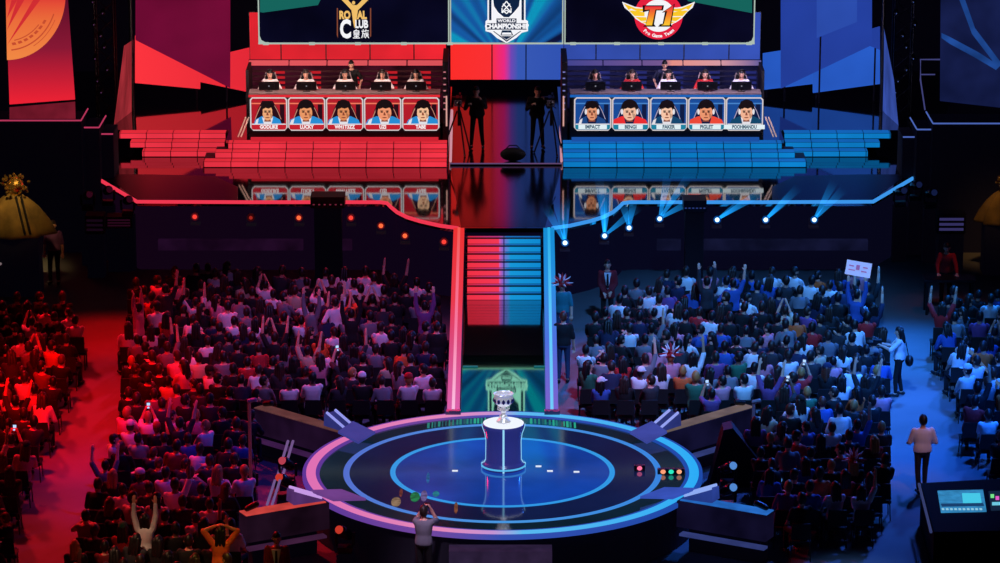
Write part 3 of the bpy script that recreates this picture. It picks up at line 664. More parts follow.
    # --- monitors, chairs, players
    for q in range(5):
        x = py(d['mon'][q], 86, YP + .3).x; zz = zt + .005
        m = thing('monitor', (x, YP + .32, zz), f'black monitor seen from behind, {oc[q]} from the left on the {word} desk', 'monitor', 'monitors on the player desks')
        MB().box((x, YP + .32, zz + .01), (.2, .16, .02)).build('base', M_mon, m); MB().box((x, YP + .33, zz + .06), (.05, .04, .12)).build('neck', M_mon, m)
        hw = .285; zb, ztp = zz + .04, zz + .27
        b = MB(); b.prism([(x - hw, YP + .28, zb), (x + hw, YP + .28, zb), (x + hw, YP + .28, ztp), (x - hw, YP + .28, ztp)], (0, .05, 0)); b.box((x, YP + .27, (zb + ztp) / 2), (.3, .03, .14)); b.build('casing', M_mon, m)
        MB().box((x, YP + .252, (zb + ztp) / 2), (.035, .006, .035)).build('badge', emi('badge', (150, 150, 160), .8), m)
        px = py(d['x'][q], 75, YPL).x
        g = thing('gaming_chair', (px, YPL + .06, fl), f'black racing-style chair behind the {oc[q]} monitor from the left, {word} side', 'chair', 'player chairs')
        MB().box((px, YPL, fl + .54), (.5, .48, .09)).build('seat', M_chair, g)
        bk = MB(); pr = [(-.24, .5), (-.27, .85), (-.17, 1.2), (-.13, 1.36), (.13, 1.36), (.17, 1.2), (.27, .85), (.24, .5)]
        bk.prism([(px + a, YPL + .26, fl + b) for a, b in pr], (0, .09, .0)); br = bk.build('backrest', M_chair, g)
        tr = MB()
        for e in (-1, 1): tr.tube([(px + e * a, YPL + .25, fl + b) for a, b in ((.235, .55), (.262, .85), (.165, 1.2), (.125, 1.35))], .018, 6)
        tr.build('pale_trim', M_trimw, br)
        MB().tube([(px, YPL + .05, fl + .06), (px, YPL + .05, fl + .5)], .035, 8).build('gas_column', M_dark, g)
        ba = MB()
        for k in range(5): ba.tube([(px, YPL + .05, fl + .08), (px + .3 * math.cos(k * 1.257), YPL + .05 + .3 * math.sin(k * 1.257), fl + .03)], .025, 6)
        ba.build('star_base', M_dark, g)
        o = put(D_player, (px, YPL + .04, fl), R(180), f'player with headset in a {JERS[s][q]} top, {oc[q]} from the left at the {word} desk', 'players at the desks', JERS[s][q], 'short', (0, 1)[q % 2], 0, 1, 1.0, face=True)
        link('headset', HS, o)
    x = py(d['coach'], 70, 97.75).x
    put(D_coach, (x, 97.85, fl), R(180 + (-8 if s < 0 else 8)), f'person in black standing behind the third player of the {word} desk', 'people standing behind the players', 'black' if s < 0 else 'navy', 'short', 0, 0, 1, .93, face=True)
# ================================================================== STAGE WINGS
def wing_panel(pts, Y, m, name, label, group='tilted set panels', th=.12):
    Ys_ = Y if isinstance(Y, (list, tuple)) else [Y] * len(pts)
    mb = MB().prism([py(u, v, y) for (u, v), y in zip(pts, Ys_)], (0, th, 0))
    o = mb.build(name, m); recalc(o.data); tag(o, label, 'panel', group)
    if th > .1:
        lv = min((v.co for v in o.data.vertices), key=lambda c_: c_.z); xm_ = sum(v.co.x for v in o.data.vertices) / len(o.data.vertices); x = o.location.x + lv.x + (.12 if lv.x < xm_ else -.12); z0 = o.location.z + .35
        MB().box((x, Ys_[0] + .2, (ZU + z0) / 2), (.05, .05, z0 - ZU - .01)).build('support_post', M_black, o)
    return o
mc = emi('crimson set panel', (112, 10, 52), 1, .28, .5); mr_ = emix('bright red set panel', [(py(135, 60, 101).x, (252, 52, 62)), (py(250, 60, 101).x, (226, 40, 54))], 1)
mb1 = emi('blue set panel', (36, 64, 160), 1, .22, .35); mb2 = emi('bright blue set panel', (40, 92, 200), 1, .22, .5)
wing_panel([(135.5, -30), (230, -30), (230, 88), (135.5, 40)], 100.9, mc, 'set_panel', 'tall crimson panel with a slanting lower edge on the red side of the stage')
wing_panel([(135, 36), (200, 70), (200, 89), (135, 83)], 101.2, mr_, 'set_panel', 'bright red panel under the crimson one at its outer half')
wing_panel([(200, 60), (250, 48), (250, 92.5), (200, 82)], 101.5, mr_, 'set_panel', 'bright red panel beside the red player booth')
wing_panel([(781, -30), (872, -30), (872, 45), (781, 88.5)], 100.9, mb1, 'set_panel', 'tall blue panel with a slanting lower edge on the blue side of the stage')
wing_panel([(817, -30), (857, -30), (857, 22), (817, 38)], 100.7, mb2 if False else emi('mid blue set panel', (44, 78, 176), 1, .2, .5), 'set_panel', 'smaller blue panel fixed on the front of the tall blue panel')
wing_panel([(813, 70), (880, 40), (880, 84), (813, 93)], 101.2, mb2, 'set_panel', 'bright blue panel under the tall blue one at its outer half')
wing_panel([(763, 54), (813, 46), (813, 84), (763, 90)], 101.5, mb2, 'set_panel', 'bright blue panel beside the blue player booth')
wing_panel([(870, 30), (880, 27), (880, 50), (870, 46)], 101.0, mb1, 'set_panel', 'small blue panel at the outer top of the blue side')
wing_panel([(133, 40), (133, 124), (113, 132), (124, 46)], [100, 100, 97.8, 97.8], emi('brown red panel', (150, 40, 48), 1, .5, 2.0, (1, 1, .4)), 'set_panel', 'narrow brownish red panel turned inward at the far left of the stage', th=.05)
wing_panel([(882, 18), (882, 126), (899, 131), (894, 80)], [100, 100, 97.8, 97.8], emi('grey blue panel', (52, 76, 160), 1, .4, 2.0, (1, 1, .4)), 'set_panel', 'narrow grey blue panel turned inward at the far right of the stage', th=.05)
for s, u in ((-1, 133.5), (1, 880.5)):
    a = py(u, 128, 99.7); a.z = ZU
    tag(MB().tube([a, a + Vector((0, 0, 4.2))], .05, 8).build('upright_pole', M_dark), f'thin black upright pole at the {"left" if s < 0 else "right"} edge of the set panels', 'pole')
def truss(u, Yt, label, lampcol):
    c = py(u, 130, Yt); t = thing('truss_tower', (c.x, Yt, 0), label, 'truss', 'lighting towers beside the stage')
    f = MB(); w = .28
    for a in (-1, 1):
        for b in (-1, 1): f.tube([(c.x + a * w, Yt + b * w, 0), (c.x + a * w, Yt + b * w, 7.5)], .03, 6)
    z = .2; k = 0
    while z < 7.2:
        for (a, b, c2, d) in ((-1, -1, 1, -1), (1, -1, 1, 1), (1, 1, -1, 1), (-1, 1, -1, -1)): f.tube([(c.x + a * w, Yt + b * w, z), (c.x + c2 * w, Yt + d * w, z + .5)], .016, 5)
        z += .5
    f.build('truss_frame', M_dark, t)
    for k in range(14):
        zz = 2.6 + k * .34; xx = c.x + rnd.uniform(-.3, .3)
        h = MB().capsule((xx, Yt - .38, zz), (xx, Yt - .5, zz - .05), .06, .08, 10).build('lamp', M_dark, t)
        MB().ell((xx, Yt - .56, zz - .06), (.028, .02, .028), 8, 5).build('lens', emi('lens', lampcol, .7), h)
truss(108, 102.3, 'dark lighting tower beside the brownish red panel', (120, 70, 130))
truss(900, 102.3, 'dark lighting tower with blue sparkles beside the grey blue panel', (90, 120, 210))
# ------------------------------------------------------------------ hanging banners
YB = 92.8
bt = thing('banner', py(40, 105, YB), 'large hanging banner with an orange ringed disc on red, far left', 'banner', 'hanging banners')
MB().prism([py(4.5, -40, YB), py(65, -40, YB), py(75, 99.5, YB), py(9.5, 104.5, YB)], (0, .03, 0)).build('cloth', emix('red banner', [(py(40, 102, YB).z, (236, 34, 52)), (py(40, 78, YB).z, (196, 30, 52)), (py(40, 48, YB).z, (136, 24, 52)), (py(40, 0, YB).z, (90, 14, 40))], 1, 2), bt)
def arcp(rx, ry, a0, a1, k=24): return [(7 + rx * math.cos(R(a0 + (a1 - a0) * i / k)), -5 + ry * math.sin(R(a0 + (a1 - a0) * i / k))) for i in range(k + 1)]
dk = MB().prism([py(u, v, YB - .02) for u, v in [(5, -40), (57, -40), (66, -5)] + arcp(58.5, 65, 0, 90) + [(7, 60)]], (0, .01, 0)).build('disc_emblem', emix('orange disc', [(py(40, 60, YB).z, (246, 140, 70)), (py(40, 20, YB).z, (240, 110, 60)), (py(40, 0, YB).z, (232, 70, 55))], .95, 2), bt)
ln = MB()
for r0, r1, a0, a1 in ((.84, .86, 20, 85), (.7, .715, 40, 80), (.9, .91, 25, 60)):
    o_ = arcp(58.5 * r1, 65 * r1, a0, a1); i_ = arcp(58.5 * r0, 65 * r0, a0, a1)
    for k in range(24): ln.prism([py(*q, YB - .03) for q in (o_[k], o_[k + 1], i_[k + 1], i_[k])], (0, .008, 0))
for k in range(7):
    a = 30 + k * 8; c = arcp(58.5 * .78, 65 * .78, a, a + 5, 1); d = arcp(58.5 * .74, 65 * .74, a + 1, a + 6, 1)
    ln.prism([py(*q, YB - .03) for q in (c[0], c[1], d[1], d[0])], (0, .008, 0))
ln.build('ring_pattern', emi('ring pattern', (205, 80, 50), .9), dk)
fl_ = MB()
for (a, b, c) in (((7, 30), (30, -10), (22, -14)), ((7, 18), (24, -12), (15, -14)), ((7, 45), (46, -8), (40, -12))):
    fl_.prism([py(*q, YB - .03) for q in (a, b, c)], (0, .008, 0))
fl_.build('fold_pattern', emi('fold pattern', (214, 46, 52), .95), dk)
tag(MB().prism([py(9.5, 107.5, YB), py(75, 101.8, YB), py(75.5, 119.5, YB), py(9.5, 120, YB)], (0, .03, 0)).build('banner', emi('dark red cloth', (120, 26, 44), .9, .3, 2)), 'dark red strip of cloth below the orange disc banner', 'banner', 'hanging banners')
bt = thing('banner', py(970, 104, YB), 'large dark blue hanging banner with pale streaks, far right', 'banner', 'hanging banners')
MB().prism([py(941, -40, YB), py(1012, -40, YB), py(1012, 109, YB), py(940, 101, YB)], (0, .03, 0)).build('cloth', emi('navy banner', (21, 29, 72), 1, .45, .9), bt)
sk_ = MB()
for pts in ([(955, -12), (961, -12), (975, 28), (1002, 64), (998, 68), (972, 34)], [(941.5, 33), (950, 37), (978, 52), (1000, 66), (996, 70), (974, 57), (950, 44), (941.5, 38)]):
    sk_.prism([py(u, v, YB - .02) for u, v in pts], (0, .01, 0))
sk_.build('pale_streaks', emi('streak blue', (34, 78, 158), .85, .6, 1.2), bt)
# ------------------------------------------------------------------ black side blocks with lit edges
for s in (-1, 1):
    w = 'left' if s < 0 else 'right'; ec = emi('block edge', (200, 60, 100) if s < 0 else (84, 112, 200), .8)
    spec = [((-40, 81), 92.6, 120.5), ((84, 99), 92.9, 127.5), ((101, 113), 93.4, 134)] if s < 0 else [((933, 1040), 92.6, 123.5), ((917, 931), 92.9, 129.5), ((903, 915), 93.4, 137)]
    for k, ((u0, u1), Y, vt) in enumerate(spec):
        x0, x1 = py(u0, vt, Y).x, py(u1, vt, Y).x; zt = py(500, vt, Y).z
        b = thing('stage_block', ((x0 + x1) / 2, Y + .6, 0), f'{["tall", "middle", "lowest"][k]} black side block with a lit top edge, {w} of the stage', 'platform', 'black side blocks')
        MB().box(((x0 + x1) / 2, Y + .62, zt / 2), (x1 - x0, 1.2, zt)).build('body', M_black, b)
        e = MB().box(((x0 + x1) / 2, Y, zt), (x1 - x0, .03, .035))
        q = py(u1 + 7 if s < 0 else u0 - 7, vt - 12, Y); p0 = py(u1 if s < 0 else u0, vt, Y)
        if k < 2: e.tube([p0, q], .022, 6)
        e.build('edge_light', ec, b)
fr = MB(); 
fr.tube([py(941, 59.5, 93.5), py(920.5, 59.5, 93.5), py(920.5, 80, 93.5), py(925, 110, 93.2)], .022, 6); fr.tube([py(920.5, 74.5, 93.5), py(935, 74.5, 93.5)], .018, 6)
tag(fr.build('guard_rail', emi('guard rail', (70, 72, 130), .8)), 'pale guard rail frame on the right side block', 'rail')
# ------------------------------------------------------------------ draped gold props
M_gold = mat('old gold cloth', (138, 108, 52), .85, var=.6, scale=2.5); M_goldb = mat('bright gold', (235, 190, 110), .2, metal=.9)
def gold_prop(u, v, Y, sc, label):
    b = py(u, v, Y); t = thing('gold_figure', (b.x, Y, b.z), label, 'statue', 'gold draped figures')
    rs = []; prof = [(.92, 0), (.88, .08), (.74, .4), (.52, .75), (.3, .98), (.16, 1.08), (.1, 1.12)]
    for r, z in prof:
        rs.append([(b.x + sc * r * (1 + .14 * math.sin(5 * a + z) + .10 * math.sin(3 * a + 1)) * math.cos(a), Y + sc * .6 * r * (1 + .09 * math.sin(7 * a)) * math.sin(a), b.z + sc * z) for a in [2 * math.pi * i / 56 for i in range(56)]])
    MB().rings(rs).build('drape', M_gold, t, True)
    fo = MB()
    for k in range(2): fo.tube([(b.x + sc * (.08 + .14 * k + .25 * q), Y - sc * (.18 + .3 * q), b.z + sc * (1.05 - .95 * q)) for q in (0, .3, .6, 1)], .035 * sc, 6)
    fo.build('dark_fold', M_dark2, t)
    mb = MB(); rr = random.Random(3)
    for k in range(46):
        a = rr.uniform(0, 6.28); e = rr.uniform(-.6, 1.4); r = rr.uniform(.2, .4) * sc; mb.ell((b.x + r * math.cos(a) * math.cos(e) + .05, Y + r * math.sin(a) * math.cos(e), b.z + sc * 1.27 + r * math.sin(e) * .9), (.045 * sc, .04 * sc, .05 * sc), 6, 4)
    mb.ell((b.x + .05, Y, b.z + sc * 1.27), (.22 * sc, .2 * sc, .26 * sc), 12, 8); mb.build('jewelled_head', M_goldb, t)
    MB().box((b.x, Y, b.z / 2), (1.3 * sc, .8 * sc, b.z - .01)).build('plinth', M_black, t)
gold_prop(15, 234, 88.4, 1.0, 'gold draped figure with a glittering head at the far left')
gold_prop(1003, 222, 90.5, .8, 'gold draped figure cut by the right edge of the picture')
tag(MB().tube([pz(-6, 268, .9), pz(29, 245, .9)], .035, 8).build('hand_rail', mat('pale steel', (210, 190, 190), .3, metal=.6, emit=.25)), 'pale slanting hand rail below the left gold figure', 'rail')
# ================================================================== RUNWAY AND STEPS
xl_, xr_ = pz(463, 300, 1.4).x, pz(546.5, 300, 1.4).x
ZR = .75; Yr0, Yr1 = 74.2, pz(500, 300, ZR).y
rw = thing('runway', (XC, 79, 0), 'black glossy runway between the two light rails, from the steps to the round stage', 'runway')
Ym = 80.0
MB().box((XC, (Yr0 + Ym) / 2, ZR - .05), (xr_ - xl_, Ym - Yr0, .1)).build('runway_floor', M_gloss2, rw)
MB().box((XC, (Ym + .004 + Yr1) / 2, ZR - .05), (xr_ - xl_, Yr1 - Ym - .004, .1)).build('runway_floor', M_gloss4, rw)
MB().box((XC, (Yr0 + .5 + Yr1) / 2, (ZR - .1) / 2), (xr_ - xl_ - .05, Yr1 - Yr0 - .5, ZR - .12)).build('base', M_black, rw)
for s in (-1, 1):
    top = pz(459 if s < 0 else 548.8, 229, ZS); bot = pz(453.2 if s < 0 else 552, 414, ZD + .02)
    w = .14
    m = emix('left rail light', [(74.5, (236, 110, 180)), (79, (226, 70, 120)), (82, (232, 56, 72)), (87.6, (236, 50, 50))]) if s < 0 else emix('right rail light', [(74.5, (120, 96, 200)), (79, (70, 110, 220)), (83, (34, 140, 225)), (87.6, (20, 140, 210))], 1, 1)
    if s < 0: 
        m = emix('left rail light', [(74.5, (216, 96, 170)), (79, (216, 70, 120)), (82, (232, 56, 72)), (87.6, (236, 50, 50))], 1, 1)
    m2 = emix('rail core', [(74.5, (250, 190, 225)), (80, (245, 120, 160)), (87.6, (245, 90, 80))], 1, 1) if s < 0 else emix('rail core', [(74.5, (110, 200, 250)), (80, (90, 200, 250)), (87.6, (40, 175, 235))], 1, 1)
    side_m = mat('rail side', (40, 20, 44), .4)
    t = thing('light_rail', (bot.x, bot.y, 0), ('pink and red' if s < 0 else 'cyan') + ' glowing rail sloping along the ' + ('left' if s < 0 else 'right') + ' side of the runway', 'light rail', 'runway rails')
    v = Vector
    MB().prism([bot + v((-w, 0, -.03)), bot + v((w, 0, -.03)), bot + v((w, 0, .03)), bot + v((-w, 0, .03))], top - bot).build('light_strip', m, t)
    MB().prism([bot + v((-.035, 0, .03)), bot + v((.035, 0, .03)), bot + v((.035, 0, .045)), bot + v((-.035, 0, .045))], top - bot).build('bright_core', m2, t)
    sd = MB()
    for e in (-1, 1):
        x = e * (w - .01); sd.prism([v((bot.x + x, bot.y, 0.02)), v((top.x + x, top.y, .02)), top + v((x, 0, -.035)), bot + v((x, 0, -.035))], (.01, 0, 0))
    sd.build('side_skin', M_dark2, t)
    MB().box(bot + v((0, -.05, .02)), (.34, .16, .16)).build('end_bracket', mat('bracket', (60, 60, 110), .4, emit=.25), t)
st = thing('light_steps', (XC, Yr1, ZR), 'glowing steps, red on the left and blue on the right, down to the runway', 'stairs')
sx0, sx1 = pz(467.2, 270, 1.45).x, pz(541, 270, 1.45).x
Yt = pz(500, 236, ZS).y; N = 8; td = (Yt - Yr1) / N; rh = (ZS - ZR) / N
g1 = emix('step light', [(sx0, (240, 48, 68)), (sx0 + .8, (244, 56, 84)), (XC - .1, (226, 90, 170)), (XC + .02, (120, 100, 200)), (XC + .2, (22, 150, 215)), (sx1, (14, 136, 208))], 1)
g2_ = emix('step tread light', [(sx0, (214, 36, 54)), (XC - .1, (180, 56, 130)), (XC + .1, (26, 110, 185)), (sx1, (14, 100, 176))], 1)
for k in range(N):
    y0 = Yr1 + td * k; z1 = ZR + rh * (k + 1)
    c = MB().box(((sx0 + sx1) / 2, (y0 + .03 + Yt) / 2, z1 - rh / 2), (sx1 - sx0 + .1, Yt - y0 - .0, rh - .004)).build('step', M_dark, st)
    r = MB(); tr = MB(); xm = pz(504, 270, 1.45).x
    for a, b in ((sx0, xm - .012), (xm + .012, sx1)):
        r.box(((a + b) / 2, y0, z1 - rh / 2 - .004), (b - a, .03, rh - .03)); tr.box(((a + b) / 2, y0 + td / 2 + .05, z1), (b - a, td - .14, .008))
    r.build('riser_light', g1, c); tr.build('tread_light', g1 if k < 0 else g2_, c)
fs = MB()
for u0, u1 in ((463, 478), (534, 545)): a = pz(u0, 367, ZR); b = pz(u1, 367, ZR); fs.box(((a.x + b.x) / 2, a.y, ZR + .012), (b.x - a.x, .1, .02))
tag(fs.build('painted_reflection', emi('teal painted floor reflection', (20, 110, 120), .8)), 'pair of faint painted teal reflections across the runway floor', 'light')  # teal reflection on the runway put in as glowing bars
# ================================================================== ROUND STAGE
ctr = Vector((pz(502.5, 473, ZD).x, 70.35, 0)); RS = 4.22
ds = thing('round_stage', (ctr.x, ctr.y, 0), 'round black stage with glowing blue rings in the middle of the arena', 'stage')
def floor_glow(name, rgb, e, rough=.07, ior=1.9):  # blue spot glow and sheen on the floor put in as emission
    m, nt, b = _new(name); b.inputs['Base Color'].default_value = lin((8, 12, 26)); b.inputs['Roughness'].default_value = rough; b.inputs['IOR'].default_value = ior; b.inputs['Specular IOR Level'].default_value = .7
    tc = nt.nodes.new('ShaderNodeTexCoord'); n = nt.nodes.new('ShaderNodeTexNoise'); n.inputs['Scale'].default_value = .5; n.inputs['Detail'].default_value = 3
    mr = nt.nodes.new('ShaderNodeMapRange'); mr.inputs['From Min'].default_value = .3; mr.inputs['From Max'].default_value = .7; mr.inputs['To Min'].default_value = e * .55; mr.inputs['To Max'].default_value = e * 1.2
    nt.links.new(tc.outputs['Object'], n.inputs['Vector']); nt.links.new(n.outputs['Fac'], mr.inputs['Value']); nt.links.new(mr.outputs['Result'], b.inputs['Emission Strength'])
    b.inputs['Emission Color'].default_value = lin(rgb); return m
MB().lathe([(RS - .08, .02), (RS - .08, ZD - .08)], ctr, 96).build('skirt', M_black, ds)
MB().annulus(ctr, 0.01, 2.38, ZD - .07, ZD, 96).build('inner_floor', floor_glow('inner glow floor', (16, 64, 164), .95), ds)
MB().annulus(ctr, 2.38, 3.34, ZD - .07, ZD, 96).build('middle_floor', floor_glow('middle glow floor', (18, 30, 74), .8), ds)
MB().annulus(ctr, 3.34, RS - .05, ZD - .07, ZD, 96).build('outer_floor', floor_glow('outer glow floor', (14, 36, 52), .8), ds)
MB().annulus(ctr, 2.26, 2.37, ZD - .01, ZD + .006, 128).build('inner_light_ring', emi('inner ring', (46, 150, 226), 1), ds)
x0 = ctr.x
MB().annulus(ctr, 3.23, 3.36, ZD - .01, ZD + .006, 128).build('outer_light_ring', emix('outer ring', [(x0 - 3.4, (76, 110, 205)), (x0, (70, 150, 225)), (x0 + 3.4, (54, 130, 220))]), ds)
pe = [(x0 - 4.2, (100, 60, 170)), (x0 - 1.5, (130, 80, 180)), (x0, (60, 90, 200)), (x0 + 4.2, (30, 84, 190))]
pc = [(x0 - 4.2, (226, 112, 182)), (x0 - 1.2, (232, 140, 190)), (x0 - .2, (200, 150, 215)), (x0 + .4, (90, 190, 245)), (x0 + 4.2, (40, 175, 250))]
e = MB().annulus(ctr, 3.86, RS, ZD - .06, ZD + .03, 160).build('edge_light', emix('edge glow', pe, .75), ds)
MB().annulus(ctr, 3.94, 4.14, ZD - .0, ZD + .042, 160).build('bright_core', emix('edge core', pc, .95), e)
gb = MB(); rr = random.Random(5)  # mirrored green lights painted on the floor as glowing bars
gms = [emi('green reflection bar', c, .9) for c in ((20, 130, 120), (30, 170, 140), (14, 90, 100))]
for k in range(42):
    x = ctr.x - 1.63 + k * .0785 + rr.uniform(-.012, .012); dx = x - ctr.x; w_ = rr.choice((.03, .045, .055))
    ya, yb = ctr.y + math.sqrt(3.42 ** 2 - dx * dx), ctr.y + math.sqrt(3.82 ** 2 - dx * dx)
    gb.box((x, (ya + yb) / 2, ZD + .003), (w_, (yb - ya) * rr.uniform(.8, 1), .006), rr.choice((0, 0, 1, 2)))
gb.build('green_reflection_bars', gms, ds)
for u, v in ((455, 471), (538.5, 466.5), (550, 471.2), (576.5, 472)):  # reflected lights painted as small white glowing marks
    p = pz(u, v, ZD); part(MB().box((p.x, p.y, ZD + .006), (.12, .07, .012)).build('painted_glint', emi('painted glint', (225, 235, 250), 1), ds), 'small white glint painted on the floor')
sn = MB()
def foot(u, v, cols, label):
    p = pz(u, v, ZD); t = thing('floor_lamp', (p.x, p.y, ZD), label, 'lamp', 'small coloured lamps on the round stage')
    MB().box((p.x, p.y, ZD + .06), (.06 + .17 * len(cols), .1, .12)).build('housing', M_dark, t)
    for k, c in enumerate(cols):
        MB().ell((p.x + (k - (len(cols) - 1) / 2) * .17, p.y - .05, ZD + .065), (.055, .03, .05), 12, 8).build('lens', emi('lens', c, 1.2), t)
foot(671, 474, [(240, 150, 110), (40, 220, 180), (240, 160, 120)], 'lamp with teal and orange lenses by the right edge of the round stage')
foot(639.5, 470.5, [(245, 110, 150)], 'single pink lamp on the right half of the round stage')
for u, v, w_, h_, c in ((415, 497, .2, .62, (34, 150, 90)), (424, 496, .14, .7, (130, 116, 180)), (396, 502, .2, .6, (170, 140, 110)), (401, 493, .07, .5, (130, 70, 60)), (456, 508, .08, .7, (150, 90, 60)), (436, 494, .14, .35, (40, 150, 170)), (428, 478, .07, .7, (40, 120, 190))):  # streaky reflections of distant lights painted as glowing ovals
    p = pz(u, v, ZD); MB().prism([(p.x + w_ / 2 * math.cos(a), p.y + h_ / 2 * math.sin(a), ZD) for a in [i * math.pi / 8 for i in range(16)]], (0, 0, .008)).build('painted_reflection', emi('painted floor reflection', c, .65, .7, 7), ds)
# pedestal + trophy
pp = pz(503.5, 470, ZD); pp.y += .2
pd = thing('pedestal', (pp.x, pp.y, ZD), 'dark blue trophy pedestal with white light lines and a bright top', 'pedestal')
prof = [(.45, .006), (.46, .09), (.40, .12), (.37, .18), (.365, .6), (.385, .75), (.44, .9), (.445, .965), (.43, .975)]
MB().lathe(prof, pp, 48).build('body', mat('blue lacquer', (50, 54, 128), .25, emit=.4), pd, True)  # emission added to lighten the dark lacquer
MB().lathe([(.425, .972), (.43, .985), (.42, .99)], pp, 48).build('top_plate', emi('white top', (240, 246, 255), 1), pd)
lm = emi('white blue line', (150, 215, 250), 1)
for a in (-90, 0, 180, 90):
    rs = []; d = Vector((math.cos(R(a)), math.sin(R(a)), 0)); q = Vector((-d.y, d.x, 0))
    for r, z in prof[:-1]: c = pp + Vector((0, 0, z)) + d * (r + .004); rs.append([c - q * .02, c + q * .02, c + q * .02 + d * .012, c - q * .02 + d * .012])
    MB().rings(rs).build('light_line', lm, pd)
MB().annulus(pp, .445, .475, ZD + .05, ZD + .085, 64).build('base_light', emi('base ring', (90, 190, 245), .9), pd)
M_silver = mat('polished silver', (240, 240, 250), .28, metal=.55, emit=.22)  # slight emission added to brighten the silver
tp = pp + Vector((0, 0, .99)); tc = thing('trophy_cup', tp, 'silver trophy cup standing on the pedestal', 'trophy')
MB().lathe([(.15, .002), (.155, .03), (.12, .06), (.10, .085), (.075, .12)], tp, 32).build('foot', M_silver, tc, True)
MB().lathe([(.075, .12), (.085, .15), (.06, .17), (.04, .2), (.05, .24), (.075, .26), (.06, .29), (.045, .31), (.05, .34)], tp, 28).build('stem', M_silver, tc, True)
bw = MB().lathe([(.05, .34), (.1, .365), (.16, .41), (.195, .47), (.205, .54), (.19, .58), (.2, .62), (.215, .64), (.2, .645), (.185, .62), (.17, .5), (.08, .4), (.01, .39)], tp, 36, closed=False).build('bowl', M_silver, tc, True)
bd = MB()
for k in range(12):
    a = k * math.pi / 6; bd.ell((tp.x + .195 * math.cos(a), tp.y + .195 * math.sin(a), tp.z + .5), (.035, .035, .055), 8, 6)
bd.build('raised_band', mat('dark silver', (60, 60, 140), .25, metal=.6), bw, True)
for k in range(6):
    a = k * math.pi / 3 + .3; c = Vector((math.cos(a), math.sin(a), 0))
    MB().tube([tp + c * .06 + Vector((0, 0, .27)), tp + c * .13 + Vector((0, 0, .3)), tp + c * .12 + Vector((0, 0, .36))], .014, 6).build('scroll', M_silver, tc, True)
# front steps
fs = thing('front_steps', (XC, 65.4, 0), 'dull purple steps at the front of the round stage', 'stairs')
for k in range(4):
    z = .86 - k * .22; y1 = ctr.y - RS + .05; y0 = y1 - .1 - .42 * (k + 1)
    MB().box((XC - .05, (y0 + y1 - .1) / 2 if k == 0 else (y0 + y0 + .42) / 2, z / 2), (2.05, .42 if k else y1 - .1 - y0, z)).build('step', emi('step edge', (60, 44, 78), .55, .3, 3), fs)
# ------------------------------------------------------------------ four camera-rail arms around the stage
def arm(A, B, label, top_rgb, face_rgb, plate_rgb, tilt):
    t = thing('slanted_barrier', (B.x, B.y, 0), label, 'barrier', 'four slanted barriers around the round stage')
    d = (B - A); d.z = 0; L = d.length; d.normalize(); n = Vector((-d.y, d.x, 0)); 
    if n.y < 0: n = -n
    def slab(s0, s1, n0, n1, z0, z1): 
        a0 = A + d * s0; a1 = A + d * s1
        q = [Vector((p.x, p.y, z0)) for p in (a0 + n * n0, a1 + n * n0, a1 + n * n1, a0 + n * n1)]
        return MB().prism(q, (0, 0, z1 - z0))
    fm = emi('painted arm face glow', face_rgb, .42, .6, 1.2)  # coloured light on faces, tops and ledges painted in as glow
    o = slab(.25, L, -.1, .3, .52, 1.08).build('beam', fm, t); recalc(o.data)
    s1 = slab(.3, L, -.06, .28, 1.08, 1.10).build('top_strip', emi('painted arm top glow', top_rgb, .8, .35, 2), o); recalc(s1.data)
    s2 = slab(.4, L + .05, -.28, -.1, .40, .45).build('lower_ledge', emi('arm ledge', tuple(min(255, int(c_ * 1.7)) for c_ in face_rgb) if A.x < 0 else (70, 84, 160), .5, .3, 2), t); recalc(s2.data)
    s3 = slab(.5, L - .15, -.02, .36, .01, .52).build('base', M_black, t); recalc(s3.data)
    c = A + Vector((0, 0, .02)); z0 = 1.06
    pl = MB().prism([c - d * .45 + n * -.38 + Vector((0, 0, .03)), c + d * .25 + n * -.30 + Vector((0, 0, .10)), c + d * .45 + n * .36 + Vector((0, 0, .14)), c - d * .25 + n * .34 + Vector((0, 0, .05))], (0, 0, .05))
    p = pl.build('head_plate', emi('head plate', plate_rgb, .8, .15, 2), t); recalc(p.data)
    for k in (0, 1):
        a = A + d * .35 + n * (.05 + .26 * k); b = A + d * .95 + n * (.05 + .26 * k)
        MB().tube([Vector((a.x, a.y, 1.16)), Vector((b.x, b.y, 1.42))], .03, 8).build('tube_light', emi('tube light', tuple(min(255, c_ + 90) for c_ in plate_rgb), .9), t)
    w = MB().prism([Vector((q.x, q.y, zz)) for q, zz in ((A + d * .3, 1.1), (A + d * 1.0, 1.12), (A + d * .98, 1.39), (A + d * .33, 1.13))], n * .36)
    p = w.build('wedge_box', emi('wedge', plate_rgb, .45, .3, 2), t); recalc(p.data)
    mh = B - d * .12 + n * .16; MB().capsule((mh.x, mh.y, 1.16), (mh.x - d.x * .2, mh.y - d.y * .2, 1.22), .06, .07, 10).build('end_lamp', M_dark, t)
    return t
arm(pz(356, 438, 1.05), pz(256, 409, 1.05), 'slanted barrier at the back left of the round stage, yellowish lit top', (100, 62, 60), (48, 24, 58), (66, 70, 160), 1)
arm(pz(649, 438, 1.05), pz(752, 408, 1.05), 'slanted barrier at the back right of the round stage, yellowish lit top', (118, 102, 96), (28, 26, 66), (66, 80, 176), 1)
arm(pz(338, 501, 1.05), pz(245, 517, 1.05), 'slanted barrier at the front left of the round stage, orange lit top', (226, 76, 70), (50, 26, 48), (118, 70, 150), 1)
arm(pz(668, 499, 1.05), pz(768, 516, 1.05), 'slanted barrier at the front right of the round stage, blue lit top', (44, 120, 220), (30, 26, 64), (60, 90, 200), 1)
